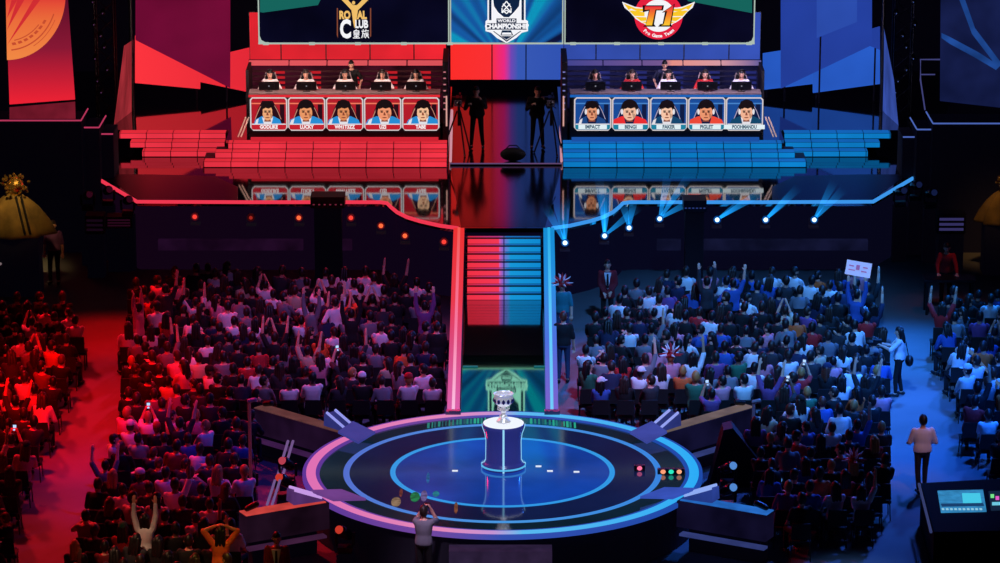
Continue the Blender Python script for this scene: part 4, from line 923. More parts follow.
for u, v, vt, w in ((251.5, 520, 401, 'left'), (752.5, 466, 402, 'right')):
    p = pz(u, v, 0); zt = py(u, vt, p.y).z; t = thing('lighting_pole', p, f'thin upright pole standing {w} of the round stage', 'pole', 'poles beside the round stage')
    MB().tube([p + Vector((0, 0, .04)), Vector((p.x, p.y, zt))], .035, 8).build('pole', mat('pole tone ' + w, (110, 40, 60) if w == 'left' else (70, 80, 120), .5, emit=.25), t)  # reddish on the left, bluish on the right, slightly emissive
    MB().lathe([(.2, .001), (.2, .03), (.05, .05)], p, 20).build('base', M_dark, t); MB().capsule(Vector((p.x, p.y, zt)), Vector((p.x + .12, p.y, zt + .03)), .05, .05, 8).build('lamp_head', mat('lamp head', (150, 140, 150), .4), t)
for (a, b, lab) in (((291, 441), (280, 478), 'upper'), ((278, 480), (270, 505), 'lower')):
    r = MB(); 
    for k in (0, 5): r.tube([pz(a[0] + k - 3, a[1], .9), pz(b[0] + k - 3, b[1], .5)], .03, 8)
    tag(r.build('stair_rail', emi('lilac rail', (130, 100, 160), .7)), f'{lab} pair of lilac stair rails left of the round stage', 'rail', 'stair rails left of the stage')
def moving_head(p, label, rgb, grp, aim=(-.4, -.6, .5), e=.8):
    t = thing('moving_head_light', p, label, 'stage light', grp); a = Vector(aim).normalized()
    MB().box(p + Vector((0, 0, .07)), (.3, .24, .13)).build('base', M_dark, t)
    if p.z < 1: MB().box(Vector((p.x, p.y, p.z / 2)), (.34, .3, p.z - .004)).build('riser_box', M_black, t)
    y = MB(); y.tube([p + Vector((-.17, 0, .14)), p + Vector((-.18, 0, .42))], .03, 8); y.tube([p + Vector((.17, 0, .14)), p + Vector((.18, 0, .42))], .03, 8); y.build('yoke', M_dark, t)
    c = p + Vector((0, 0, .40)); h = MB().capsule(c - a * .13, c + a * .13, .11, .125, 14).build('head', mat('lamp shell', (24, 22, 26), .25), t, True)
    MB().ell(c + a * .23, (.085, .085, .085), 14, 8).build('lens', emi('moving lens', rgb, e), h)
for k, (u, v) in enumerate(((288, 482), (285, 499), (249, 492), (244, 507), (345, 532), (345, 552))):
    moving_head(pz(u, v, .35 if k < 4 else .3), f'black moving head light with red glow, {oc[k] if k < 5 else "sixth"} from the back, left of the round stage', (214, 60, 44) if k % 2 else (200, 70, 90), 'moving lights left of the stage')
for k, (u, v) in enumerate(((727, 486), (727, 508), (772, 500))):
    moving_head(pz(u, v, .3), f'black moving head light with blue glow, {oc[k]} from the back, right of the round stage', (90, 150, 230), 'moving lights right of the stage', (.4, -.6, .4))
for k, (u, v) in enumerate(((246, 520), (342, 563))):
    pass
# speaker wedge right of the stage
p = pz(735, 492, 0); t = thing('floor_speaker', p, 'dark wedge speaker propped up right of the round stage', 'speaker')
w = MB().prism([p + Vector(q) for q in ((-.55, .3, 0), (.5, .3, 0), (.62, .3, .5), (-.05, .3, 1.35), (-.25, .3, 1.3))], (0, .55, 0)); o = w.build('cabinet', mat('dark cabinet', (18, 18, 30), .7), t); recalc(o.data)
w = MB().prism([p + Vector(q) for q in ((-.5, .28, .06), (-.1, .28, .1), (-.02, .28, 1.2), (-.2, .28, 1.2))], (0, .03, 0)); o = w.build('grille', mat('grille', (24, 24, 30), .8), t); recalc(o.data)
# ================================================================== STAGE FRONT LIGHTS
def lip_y(x, s):
    pts = lip(s); best = 90.6
    for a, b in zip(pts, pts[1:]):
        lo, hi = sorted((a.x, b.x))
        if lo <= x <= hi and hi > lo: best = min(best, a.y + (b.y - a.y) * (x - a.x) / (b.x - a.x))
    return best
def beam_mat():
    m = bpy.data.materials.new('light beam'); m.use_nodes = True; nt = m.node_tree; nt.nodes.clear()
    o = nt.nodes.new('ShaderNodeOutputMaterial'); ad = nt.nodes.new('ShaderNodeAddShader'); tr = nt.nodes.new('ShaderNodeBsdfTransparent'); em = nt.nodes.new('ShaderNodeEmission')
    at = nt.nodes.new('ShaderNodeAttribute'); at.attribute_name = 'along'; mu = nt.nodes.new('ShaderNodeMath'); mu.operation = 'POWER'; mu.inputs[1].default_value = 1.6
    m2 = nt.nodes.new('ShaderNodeMath'); m2.operation = 'MULTIPLY'; m2.inputs[1].default_value = .55
    em.inputs['Color'].default_value = lin((20, 140, 225))
    nt.links.new(at.outputs['Fac'], mu.inputs[0]); nt.links.new(mu.outputs[0], m2.inputs[0]); nt.links.new(m2.outputs[0], em.inputs['Strength'])
    nt.links.new(tr.outputs[0], ad.inputs[0]); nt.links.new(em.outputs[0], ad.inputs[1]); nt.links.new(ad.outputs[0], o.inputs['Surface']); return m
M_beam = beam_mat()
def beam(p, q, r0, r1, parent):
    rs = []; k = 8; d = (q - p).normalized(); x = d.orthogonal().normalized(); y = d.cross(x); n = 10
    for i in range(k + 1):
        c = p + (q - p) * i / k; r = r0 + (r1 - r0) * i / k; rs.append([c + (x * math.cos(6.2832 * j / n) + y * math.sin(6.2832 * j / n)) * r for j in range(n)])
    o = MB().rings(rs, closed=False).build('light_beam', M_beam, parent)
    a = o.data.attributes.new('along', 'FLOAT', 'POINT'); a.data.foreach_set('value', [1 - (i // n) / k for i in range((k + 1) * n)])
LF = [(195, 216), (251, 217), (299, 217), (351, 217), (381, 225), (405, 235), (444, 241)]
RF = [(565, 242), (604.5, 235), (629, 227), (659.5, 218), (717, 219), (765.5, 219), (814, 219)]
BM = [[(557, 200), (566, 196), (545, 205)], [(599, 176), (610, 180), (640, 206), (603, 185)], [(622, 200), (634, 198)], [(690, 175), (700, 196), (668, 175)], [(745, 200), (765, 190)], [(800, 186), (790, 196)], [(845, 188), (835, 180)]]
num7 = ['first', 'second', 'third', 'fourth', 'fifth', 'sixth', 'seventh']
for s, lst in ((-1, LF), (1, RF)):
    for k, (u, v) in enumerate(lst):
        X = py(u, v, 90).x; Y = lip_y(X, s) - .32; c = py(u, v, Y)
        t = thing('stage_light', (c.x, c.y, c.z - .25), f'{num7[k]} lamp from the left along the {"left" if s < 0 else "right"} stage front, {"glowing orange red" if s < 0 else "glowing white blue"}', 'stage light', 'lamps along the stage front')
        MB().capsule(c + Vector((0, .14, -.02)), c + Vector((0, .02, 0)), .09, .10, 14).build('can', M_dark, t, True)
        yk = MB(); yk.tube([c + Vector(q) for q in ((-.12, .1, 0), (-.12, .1, -.2), (.12, .1, -.2), (.12, .1, 0))], .012, 6); yk.box(c + Vector((0, .1, -.23)), (.26, .2, .05)); yk.build('yoke', mat('yoke', (60, 50, 70), .4, emit=.1), t)
        dimk = (k == 1 and s < 0)
        MB().ell(c + Vector((0, -.085, .0)), (.062, .03, .062) if not dimk else (.05, .02, .05), 14, 8).build('lens', emi('lamp lens', ((255, 100, 56) if k in (2, 4, 5) else (240, 60, 50)) if s < 0 else (190, 240, 255), (.4 if dimk else 1.3) if s < 0 else 2.2), t)
        gl = MB().annulus((0, 0, 0), .06, .10, -.01, .01, 24); gl.v = [c + Vector((x_, -.08 + z_, y_)) for x_, y_, z_ in gl.v]
        gl.build('rim', emi('rim', (110, 20, 30) if s < 0 else (20, 90, 190), .6 if not dimk else .2), t)
        if s > 0:
            for q in BM[k]: beam(c + Vector((0, -.05, .0)), py(q[0], q[1], Y - .1), .03, .13, t)
# black towers in front of the stage
for s, u0, u1, vt, lab in ((-1, 311, 345, 193.5, 'wide black equipment tower in front of the red half of the stage'), (1, 683, 706, 197, 'narrow black equipment tower in front of the blue half of the stage')):
    Y = 89.5; x0, x1 = py(u0, 200, Y).x, py(u1, 200, Y).x; zt = py(500, vt, Y).z; cx = (x0 + x1) / 2
    t = thing('equipment_tower', (cx, Y, 0), lab, 'tower', 'black towers at the stage front')
    MB().box((cx, Y, (zt - .3) / 2), ((x1 - x0) * .8, .5, zt - .3)).build('column', M_black, t)
    c = MB().box((cx, Y, zt - .17), (x1 - x0, .66, .3)).build('cabinet', mat('cabinet', (34, 14, 30) if s < 0 else (12, 14, 34), .5), t)
    b = MB()
    for k in range(6): b.box((x0 + (x1 - x0) * (k + .6) / 6.2, Y - .335, zt - .22), (.05, .012, .03))
    b.build('indicator_lamps', emi('indicators', (120, 40, 60) if s < 0 else (50, 70, 140), .8), c)
# ------------------------------------------------------------------ dark equipment beside the stage
for k, (u, v, w, h, lab, rgb) in enumerate(((120, 226, .7, .3, 'low black flight case at the left of the stage front', (70, 20, 50)), (96, 232, .5, .5, 'small black flight case left of the stage', (40, 16, 40)), (950, 232, .75, .55, 'equipment rack with a purple lit front at the far right', (60, 56, 110)))):
    p = pz(u, v, 1.2 if k < 2 else 1.1); t = thing('equipment_case', (p.x, p.y, 0), lab, 'case', 'equipment beside the stage')
    MB().box((p.x, p.y, p.z / 2), (w * .9, .5, p.z)).build('stand', M_black, t)
    c = MB().box((p.x, p.y, p.z + h / 2 + .005), (w, .5, h)).build('case', M_dark2, t)
    f = MB()
    for q in range(3): f.box((p.x, p.y - .255, p.z + h * (.25 + .25 * q)), (w * .86, .012, h * .13))
    f.build('face_plates', emi('face plates', rgb, .7 if k == 2 else .3), c)  # purple light on the plates put into their glowing colour
for s in (-1, 1):
    for k in range(3):
        u = (88, 108, 128)[k] if s < 0 else (900, 915, 930)[k]; v = (210, 205, 215)[k] if s < 0 else (206, 200, 208)[k]
        p = pz(u, v, 1.5); moving_head(p, f'dark moving head light, {oc[k]} from the left beside the {"left" if s < 0 else "right"} end of the stage', (90, 20, 50) if s < 0 else (40, 56, 120), 'dark moving lights at the stage ends', (.3, -.8, .3), .25)
        tag(MB().box((p.x, p.y, p.z / 2), (.36, .36, p.z - .004)).build('lamp_plinth', M_black), f'black plinth under the {oc[k]} dark moving light at the {"left" if s < 0 else "right"} end of the stage', 'plinth', 'lamp plinths')
# ================================================================== PEOPLE IN THE HALL
PR = {}
def pr(k, p, fine=False):
    if k not in PR: PR[k] = proto_meshes(p, k.replace('_', ' '), fine)
    return PR[k]
# ---- camera operators on the centre platform
op_pose = P_(STAND, hands=((-.16, .36, 1.42), (.17, .34, 1.28)), lean=(0, .09), head=(0, -8, 0), sleeve=1, grip=.9, elbows=((-.5, -.2, -1), (.5, -.2, -1)), feet=((-.16, 0, .09), (.15, .06, .09)))
D_op = pr('operator', P_(op_pose, w=1.22), True)
for k, (u, du, w) in enumerate(((477, -18, 'left'), (537, 14, 'right'))):
    p = pz(u, 150, zc); put(D_op, (p.x, p.y + .15, zc), R(180 + (-8 if k == 0 else 6)), f'camera operator in black behind the {w} camera on the centre platform', 'camera operators', 'black', 'short', 0, 0, 1, 1.06, face=True)
    q = Vector((p.x + du * .028, p.y - .42, zc))
    t = thing('camera_tripod', q, f'black camera tripod in front of the {w} camera operator', 'tripod', 'camera tripods')
    for j in range(3):
        a = R(-90 + 120 * j + 20); e = q + Vector((.48 * math.cos(a), .4 * math.sin(a), .02)); lg = MB().tube([q + Vector((.05 * math.cos(a), .05 * math.sin(a), 1.22)), e], .022, 8).build('leg', M_dark, t); MB().ell(e + Vector((0, 0, .012)), (.035, .035, .03), 8, 5).build('foot', M_dark, lg)
    MB().tube([q + Vector((0, 0, .8)), q + Vector((0, 0, 1.36))], .04, 10).build('centre_column', M_dark, t)
    MB().tube([q + Vector((.02, .08, 1.36)), q + Vector((.14, .36, 1.22))], .014, 8).build('pan_handle', M_dark, t)
    c = q + Vector((0, 0, 1.38)); cm_ = thing('video_camera', c, f'black broadcast video camera on the {w} tripod', 'camera', 'video cameras')
    MB().box(c + Vector((0, .05, .13)), (.17, .42, .22)).build('body', M_dark, cm_)
    MB().capsule(c + Vector((0, -.16, .13)), c + Vector((0, -.34, .13)), .07, .085, 14).build('lens', mat('lens barrel', (22, 22, 26), .3), cm_, True)
    MB().box(c + Vector((.03, .1, .30)), (.05, .3, .04)).build('handle', M_dark, cm_); MB().box(c + Vector((-.14, .0, .2)), (.1, .14, .1)).build('viewfinder', M_dark, cm_)
    MB().box(c + Vector((-.02, -.38, .14)), (.22, .02, .17)).build('matte_box', mat('matte box', (70, 60, 66), .4, emit=.12), cm_)
p = pz(513, 163, zc); b = thing('equipment_bag', (p.x, p.y + .25, zc), 'round black equipment bag on the floor between the two operators', 'bag')
MB().ell((p.x, p.y + .25, zc + .19), (.36, .22, .19), 20, 10).build('body', mat('bag cloth', (10, 9, 12), .8), b, True); MB().tube([(p.x - .2, p.y + .25, zc + .34), (p.x - .1, p.y + .22, zc + .45), (p.x + .1, p.y + .22, zc + .45), (p.x + .2, p.y + .25, zc + .34)], .016, 8).build('strap', M_dark, b)
# ---- people standing around the arena
photo = pr('photographer', P_(STAND, hands=((-.09, .27, 1.6), (.09, .27, 1.6)), elbows=((-.5, .2, -1), (.5, .2, -1)), head=(0, -4, 0), sleeve=.55, grip=.8, pel=.97), True)
p = pz(424, 589, 0); photo_p = p
put(photo, (p.x, p.y, 0), R(-12), 'person in a pale shirt photographing the trophy at the front of the round stage', None, 'grey', 'short', 1, 0, 1, 1.0)
cq = Vector((p.x + .06, p.y + .36, 1.64)); cmr = thing('photo_camera', cq, 'small black photo camera held up at the front of the round stage', 'camera')
MB().box(cq, (.13, .06, .09)).build('body', M_dark, cmr); MB().capsule(cq + Vector((0, .03, 0)), cq + Vector((0, .09, 0)), .035, .033, 12).build('lens', M_dark, cmr)
man = pr('walking_man', P_(STAND, hands=((-.24, .28, 1.05), (.26, .24, 1.04)), elbows=((-.35, -1, -.4), (.35, -1, -.4)), feet=((-.09, -.16, .12), (.11, .18, .09)), sleeve=.55, w=1.12, head=(4, -10, 0)), True)
p = pz(921, 493, 0); man_p = p; put(man, (p.x, p.y, 0), R(6), 'man in a pale pink T-shirt walking away along the blue lit aisle', None, 'white', 'short', 0, 0, 'charcoal', 1.02)
wom = pr('camera_woman', P_(STAND, hands=((-.12, .42, 1.28), (.12, .40, 1.26)), elbows=((-.6, -.3, -1), (.6, -.3, -1)), feet=((-.1, .06, .09), (.1, -.08, .09)), sleeve=.5, w=.9, head=(0, -8, 0), grip=.8), True)
p = pz(898, 396, 0); put(wom, (p.x, p.y, 0), R(82), 'long-haired woman in a white top and black trousers holding a camera in the right aisle', None, 'white', 'long', 0, 0, 1, .98)
cq = Vector((p.x - .52, p.y + .06, 1.3)); cmr = thing('video_camera', cq, 'dark hand-held camera carried by the long-haired woman', 'camera')
MB().box(cq, (.2, .14, .14)).build('body', M_dark, cmr); MB().capsule(cq + Vector((-.1, 0, 0)), cq + Vector((-.2, 0, 0)), .055, .06, 12).build('lens', M_dark, cmr)
p2 = Vector((p.x + .16, p.y, .85)); bg = thing('shoulder_bag', p2, 'black bag at the hip of the long-haired woman', 'bag'); MB().ell(p2 + Vector((0.08, 0, 0.02)), (.1, .14, .14), 14, 9).build('body', M_dark, bg); MB().tube([p2 + Vector((.06, .05, .14)), p2 + Vector((.0, .14, .45))], .012, 6).build('strap', M_dark, bg)
st_ = pr('standing_person', STAND, True)
st_coat = pr('suited_person', P_(STAND, sleeve=1, coat=True, w=1.08, hands=((-.1, .18, .95), (.1, .18, .93))), True)
def stand(proto, u, v, rz, label, **k): p = pz(u, v, 0); return put(proto, (p.x, p.y, 0), R(rz), label, None, **k)
stand(st_coat, 437, 392, 4, 'person in dark clothes standing at the left foot of the pink runway rail', shirt='black', hair='short', hc=0, tr=1)
stand(st_, 563, 383, -4, 'man in a black T-shirt and jeans standing beside the cyan runway rail', shirt='black', hair='short', hc=3, tr=2, scale=1.02)  # red light on his hair put in as the auburn colour
stand(st_, 562, 348, 170, 'person in pale costume and spiky hat standing behind the man in black', shirt='teal', hair='short', hat='spiky', tr=2, face=True)
def tie(u, v, sc=1):
    p = pz(u, v, 0); p.y -= .19
    c = MB().prism([Vector((p.x - .09, p.y, 1.44 * sc)), Vector((p.x + .09, p.y, 1.44 * sc)), Vector((p.x + .015, p.y - .02, 1.02 * sc)), Vector((p.x - .015, p.y - .02, 1.02 * sc))], (0, .02, 0), 0)
    c.prism([Vector((p.x - .02, p.y - .03, 1.42 * sc)), Vector((p.x + .02, p.y - .03, 1.42 * sc)), Vector((p.x + .03, p.y - .04, 1.08 * sc)), Vector((p.x, p.y - .04, 1.03 * sc)), Vector((p.x - .03, p.y - .04, 1.08 * sc))], (0, .01, 0), 1)
    return c
for (u, v, lab) in ((607, 326, 'man in a dark red suit standing in the shadow under the blue lamps'), (278, 616, 'man in a red suit standing guard at the bottom edge left of the round stage')):
    o = stand(st_coat, u, v, 180, lab, shirt='maroon', hair='short', hc=0, tr=1, face=True)
    t = tie(u, v).build('shirt_and_tie', [CLOTH['white'], CLOTH['black']], None); l0 = t.location.copy(); t.parent = o; t.matrix_parent_inverse = Matrix.Identity(4)
    t.location = Matrix.Rotation(R(-180), 4, 'Z') @ (l0 - o.location); t.rotation_euler.z = R(-180)
lean_p = pr('leaning_person', P_(STAND, hands=((-.28, .45, 1.0), (.2, .42, .98)), lean=(0, .1), sleeve=1, head=(10, -18, 0)), True)
o = stand(lean_p, 945, 306, 172, 'person in a red shirt leaning forward beside the rack at the far right', shirt='red', hair='short', hc=0, tr=1, face=True)
p = pz(945, 306, 0); tb = thing('side_table', (p.x, p.y - .6, 0), 'black table in front of the person in the red shirt', 'table')
MB().box((p.x, p.y - .62, .9), (1.3, .6, .06)).build('top', M_dark, tb)
for e in (-1, 1):
    for q in (-1, 1): MB().box((p.x + e * .58, p.y - .62 + q * .24, .435), (.06, .06, .87)).build('leg', M_dark, tb)
stand(st_, 55, 284, 175, 'person in a purple shirt standing beside the left gold figure', shirt='purple', hair='short', hc=1, tr=1, face=True)
cheer_s = pr('cheering_stander', P_(STAND, hands=((-.22, .02, 1.98), (.22, .02, 1.98)), elbows=((-1, .2, .2), (1, .2, .2)), sleeve=1, grip=.3, w=.92, head=(0, 10, 0)), True)
wave = pr('waving_stander', P_(STAND, hands=((-.34, .1, .98), (.30, .06, 2.0)), elbows=((-.8, -.6, -.5), (1, .2, .2)), sleeve=.55, grip=.2, head=(0, 6, 0)), True)
stand(cheer_s, 147, 596, -3, 'dark-haired woman in a white sweater with both arms up, front left', shirt='white', hair='long', hc=0, tr=1)
hands_head = pr('hands_on_head', P_(STAND, hands=((-.1, .06, 1.72), (.1, .06, 1.72)), elbows=((-1, .1, .3), (1, .1, .3)), sleeve=.55, grip=.5), True)
stand(hands_head, 222, 610, 0, 'dark-haired woman in a golden top with hands on her head, bottom left', shirt='orange', hair='long', hc=0, tr=1, skin=1)
o = stand(cheer_s, 855, 358, 0, 'person holding a white board overhead in the right crowd', shirt='blue', hair='short', hc=0, tr=0)
p = pz(855, 358, 0); c = Vector((p.x, p.y + .02, 2.06))
sg = thing('sign_board', c, 'white fan board held up over the right crowd', 'sign'); Mx = Matrix.Rotation(R(10), 4, 'Y') @ Matrix.Rotation(R(-14), 4, 'X')
bd = MB(); bd.box((0, 0, .19), (.62, .02, .36), 0, Mx); bd.v = [Vector(q) + c for q in bd.v]; bd.build('board', mat('white board', (232, 220, 232), .7, emit=.22), sg)
ms = MB()
for k, (x, y, w, h) in enumerate(((-.18, .24, .12, .03), (-.02, .22, .09, .12), (.16, .24, .12, .03), (-.16, .14, .16, .025), (.14, .14, .14, .03))): ms.box((x, -.013, y), (w, .006, h), 0, Mx)
ms.v = [Vector(q) + c for q in ms.v]; ms.build('pink_marks', mat('pink marks', (220, 120, 150), .7, emit=.2), sg)
for (u, v, w, rz, lab, sh) in ((140, 372, 'c', 70, 'person with both arms stretched up at the left aisle edge of the crowd', 'pink'), (167, 352, 'w', 0, 'person raising one arm high near the back of the left crowd', 'charcoal'),
                              (312, 372, 'c', -25, 'person with crossed raised arms in the middle of the left crowd', 'grey'), (336, 366, 'w', 30, 'person waving one arm in the middle of the left crowd', 'white'), (352, 378, 'c', 10, 'black-shirted person cheering in the middle of the left crowd', 'black'),
                              (706, 344, 'c', 20, 'person with both arms up near the back of the right crowd', 'charcoal'), (732, 346, 'w', 0, 'person raising one arm at the back of the right crowd', 'blue'), (425, 370, 'c', 0, 'person in a purple top cheering near the pink rail', 'purple')):
    stand(cheer_s if w == 'c' else wave, u, v, rz, lab, shirt=sh, hair='short', hc=0, tr=1)
# ---- mixing desk at the lower right
c0 = pz(960, 548, 0); zt = .92
q = [pz(u, v, zt) for u, v in ((921, 483), (1012, 478), (1030, 530), (934, 532))]
md = thing('mixing_desk', (c0.x, c0.y, 0), 'black sound mixing desk with cyan lit screens at the lower right', 'mixing desk')
cx, cy = sum(a.x for a in q) / 4, sum(a.y for a in q) / 4
w = MB().prism([Vector((a.x, a.y, .01)) for a in q], (0, 0, zt - .01)); o = w.build('case', mat('desk case', (3, 3, 4), .8, spec=.1), md); recalc(o.data)
def plate(pts, z, nm, m, p, h=.02): w = MB().prism([pz(u, v, z) for u, v in pts], (0, 0, h)); o = w.build(nm, m, p); recalc(o.data); return o
cs_ = plate([(937.5, 491.5), (983, 490.5), (986.5, 512), (941, 513)], zt, 'control_surface', emi('control surface', (56, 146, 205), .85, .3, 6), md)
plate([(962, 494), (980, 494), (981.5, 503), (963, 503.3)], zt + .022, 'screen', emi('desk screen', (70, 200, 230), 1), cs_)
plate([(941, 504.5), (983, 503.8), (984, 506), (942, 506.8)], zt + .022, 'fader_bridge', emi('fader bridge', (26, 66, 110), .9), cs_)
fb = MB()
for k in range(10):
    a = pz(943 + k * 4.2, 509.6, zt + .022); fb.box((a.x, a.y, a.z + .01), (.05, .07, .02))
fb.build('faders', emi('faders', (150, 210, 235), .9), cs_)
c2 = plate([(988.5, 492), (1010, 491.5), (1012, 510), (991, 511)], zt, 'meter_panel', emi('meter panel', (20, 36, 60), .9), md)
for k, (u, col_) in enumerate(((990.5, (120, 230, 140)), (995.5, (230, 90, 200)))): plate([(u, 495 + 2 * k), (u + 3.5, 495 + 2 * k), (u + 3.6, 498 + 2 * k), (u + .1, 498 + 2 * k)], zt + .022, 'meter_lamp', emi('meter lamp', col_, 1), c2)
plate([(992, 503), (1008, 502.6), (1008, 505), (992, 505.4)], zt + .022, 'meter_strip', emi('meter strip', (110, 200, 225), 1), c2)
r_ = MB().tube([pz(919, 484, zt + .02), pz(931, 532, zt + .02)], .03, 8); r_.build('side_edge', emi('desk edge', (60, 70, 120), .7), md)
# diagonal rail in the right-hand crowd
rl = thing('crowd_rail', pz(985, 375, .0), 'pale slanting rail through the crowd at the far right', 'rail')
MB().tube([pz(966, 346, 1.0), pz(1004, 390, 1.0)], .035, 8).build('top_bar', emi('pale rail blue', (84, 120, 170), .6), rl)
for u, v in ((968, 348), (985, 368), (1001, 386)): a = pz(u, v, 1.0); MB().tube([a - Vector((0, 0, .99)), a], .03, 8).build('post', M_dark, rl)
# ================================================================== THE AUDIENCE
c_rest = [('rest', P_(SEAT)), ('lean', P_(SEAT, lean=(.07, -.02), hands=((-.13, .36, .62), (.13, .2, .98)), head=(-8, -6, 8))),
          ('cheer', P_(SEAT, hands=((-.28, .12, 1.5), (.28, .12, 1.52)), elbows=((-1, .2, -.2), (1, .2, -.2)), head=(0, 8, 0), grip=.2)),
          ('clap', P_(SEAT, hands=((-.05, .34, .98), (.05, .34, .98)), elbows=((-1, -.3, -.7), (1, -.3, -.7)), grip=.1)),
          ('phone', P_(SEAT, hands=((-.08, .3, 1.28), (.08, .3, 1.28)), elbows=((-.4, .1, -1), (.4, .1, -1)), grip=.8)),
          ('turn', P_(SEAT, yaw=28, head=(30, -4, 0), hands=((-.2, .3, .62), (.0, .4, .64)))), ('slouch', P_(SEAT, lean=(0, .16), hands=((-.12, .44, .66), (.12, .44, .66)), head=(0, -16, 0))),
          ('turnright', P_(SEAT, yaw=-25, head=(-35, 0, 0), hands=((-.02, .4, .64), (.2, .3, .62)))), ('armup', P_(SEAT, hands=((-.13, .36, .62), (.26, .1, 1.52)), elbows=((-.6, -.5, -.6), (1, .1, -.2)), head=(0, 6, 0), grip=.2))]
WORDS = dict(rest='sitting', lean='leaning', cheer='arms up', clap='clapping', phone='holding phone', turn='turned left', slouch='bent forward', turnright='turned right', armup='arm up')
CP_ = {k: proto_meshes(P_(p, sleeve=(.55, 1.0)[i % 2]), 'spectator ' + k) for i, (k, p) in enumerate(c_rest)}
keys = ['rest'] * 10 + ['lean'] * 4 + ['cheer'] * 1 + ['clap'] * 2 + ['phone'] * 1 + ['turn'] * 4 + ['slouch'] * 4 + ['turnright'] * 4 + ['armup'] * 1
def inside(p, poly):
    c = False; n = len(poly)
    for i in range(n):
        a, b = poly[i], poly[(i + 1) % n]
        if (a[1] > p[1]) != (b[1] > p[1]) and p[0] < (b[0] - a[0]) * (p[1] - a[1]) / (b[1] - a[1]) + a[0]: c = not c
    return c
BLK = {'left crowd': [(134, 304), (200, 288), (330, 292), (432, 308), (440, 330), (443, 416), (335, 412), (262, 418), (248, 440), (246, 500), (236, 563), (236, 640), (48, 640), (78, 540), (106, 462), (122, 420), (128, 370)],
       'far left crowd': [(-60, 318), (80, 318), (82, 345), (66, 400), (32, 455), (14, 520), (-8, 590), (-60, 590)],
       'right crowd': [(592, 330), (606, 316), (660, 297), (866, 298), (882, 330), (886, 420), (884, 522), (800, 532), (770, 530), (758, 480), (748, 440), (700, 418), (640, 416), (584, 412), (588, 345)],
       'far right crowd': [(932, 312), (1060, 304), (1060, 500), (1004, 490), (972, 440), (954, 385), (936, 340)]}
POL = {k: [(lambda w: (w.x, w.y))(pz(u, v, .6)) for u, v in pts] for k, pts in BLK.items()}
seats = []
Y = 90.0; row = 0
while Y > 61.5:
    for b, pol in POL.items():
        xs = [x for x in [-13.5 + .545 * k + (.27 if row % 2 else 0) for k in range(52)] if inside((x, Y), pol)]
        if b in ('right crowd', 'far left crowd'): xs = xs[::-1]
        for k, x in enumerate(xs): seats.append(dict(b=b, row=row, k=k, x=x, y=Y))
    Y -= .86; row += 1
for b in POL:
    rs = sorted({s_['row'] for s_ in seats if s_['b'] == b}); 
    for s_ in seats:
        if s_['b'] == b: s_['rn'] = rs.index(s_['row']) + 1; s_['rl'] = len(rs) - rs.index(s_['row'])
taken = [o.location.copy() for o in col.objects if o.get('category') == 'person' and o.location.z < .5]
seats = [s_ for s_ in seats if all((s_['x'] - t.x) ** 2 + (s_['y'] - t.y) ** 2 > .3 ** 2 for t in taken) and rnd.random() > .03]
ARMS = [(o.children[0].data.vertices, o.location) for o in col.objects if o.name.startswith('slanted_barrier')]
def near_arm(s_):
    for vs, l in ARMS:
        for t in range(9):
            a = vs[0].co.lerp(vs[1].co, t / 8) + l
            if (a.x - s_['x']) ** 2 + (a.y + .1 - s_['y']) ** 2 < .75 ** 2: return True
    return (s_['x'] - ctr.x) ** 2 + (s_['y'] - ctr.y) ** 2 < 4.85 ** 2
seats = [s_ for s_ in seats if not near_arm(s_)]
seats.sort(key=lambda s_: s_['y'])
OV = [((819, 400), 'green', 'rest', None), ((886, 406), 'pink', 'rest', None), ((324, 400), 'white', 'rest', None), ((395, 405), 'teal', 'rest', None), ((412, 404), 'white', 'rest', 'red'), ((366, 398), 'black', 'rest', 'white'), ((372, 410), 'grey', 'slouch', None),
      ((403, 300), 'black', 'rest', 'spiky'), ((865, 480), 'black', 'rest', 'spiky'), ((632, 352), 'grey', 'rest', 'spiky'), ((660, 372), 'pink', 'rest', 'spiky'), ((685, 385), 'orange', 'rest', None), ((724, 395), 'pink', 'turn', None), ((612, 375), 'red', 'rest', None),
      ((783, 460), 'grey', 'slouch', None), ((872, 458), 'maroon', 'rest', None), ((812, 378), 'red', 'phone', None), ((823, 370), 'pink', 'rest', None), ((774, 372), 'pink', 'rest', None), ((185, 455), 'blue', 'rest', None), ((205, 455), 'blue', 'rest', None), ((228, 455), 'blue', 'lean', None), ((125, 470), 'black', 'rest', None), ((125, 540), 'red', 'rest', 'green'), ((30, 400), 'pink', 'rest', None),
      ((985, 420), 'red', 'lean', None), ((950, 320), 'red', 'cheer', None), ((845, 270), 'teal', 'rest', None)]
for (u, v), sh, ps, hat in OV:
    w = pz(u, v, .95); best = min(seats, key=lambda s_: (s_['x'] - w.x) ** 2 + (s_['y'] - w.y) ** 2); best.update(sh=sh, ps=ps, hat=hat)
ORD = lambda n: {1: 'first', 2: 'second', 3: 'third', 4: 'fourth', 5: 'fifth', 6: 'sixth', 7: 'seventh', 8: 'eighth', 9: 'ninth', 10: 'tenth', 11: 'eleventh', 12: 'twelfth', 13: 'thirteenth', 14: 'fourteenth', 15: 'fifteenth', 16: 'sixteenth', 17: 'seventeenth', 18: 'eighteenth', 19: 'nineteenth', 20: 'twentieth', 21: 'twenty-first', 22: 'twenty-second', 23: 'twenty-third', 24: 'twenty-fourth', 25: 'twenty-fifth', 26: 'twenty-sixth', 27: 'twenty-seventh', 28: 'twenty-eighth'}.get(n, 'last')
shl = ['black'] * 12 + ['white'] * 8 + ['grey'] * 4 + ['charcoal'] * 3 + ['navy'] * 3 + ['blue'] * 3 + ['pink'] * 2 + ['purple'] * 2 + ['beige', 'red', 'orange', 'green', 'teal', 'maroon']
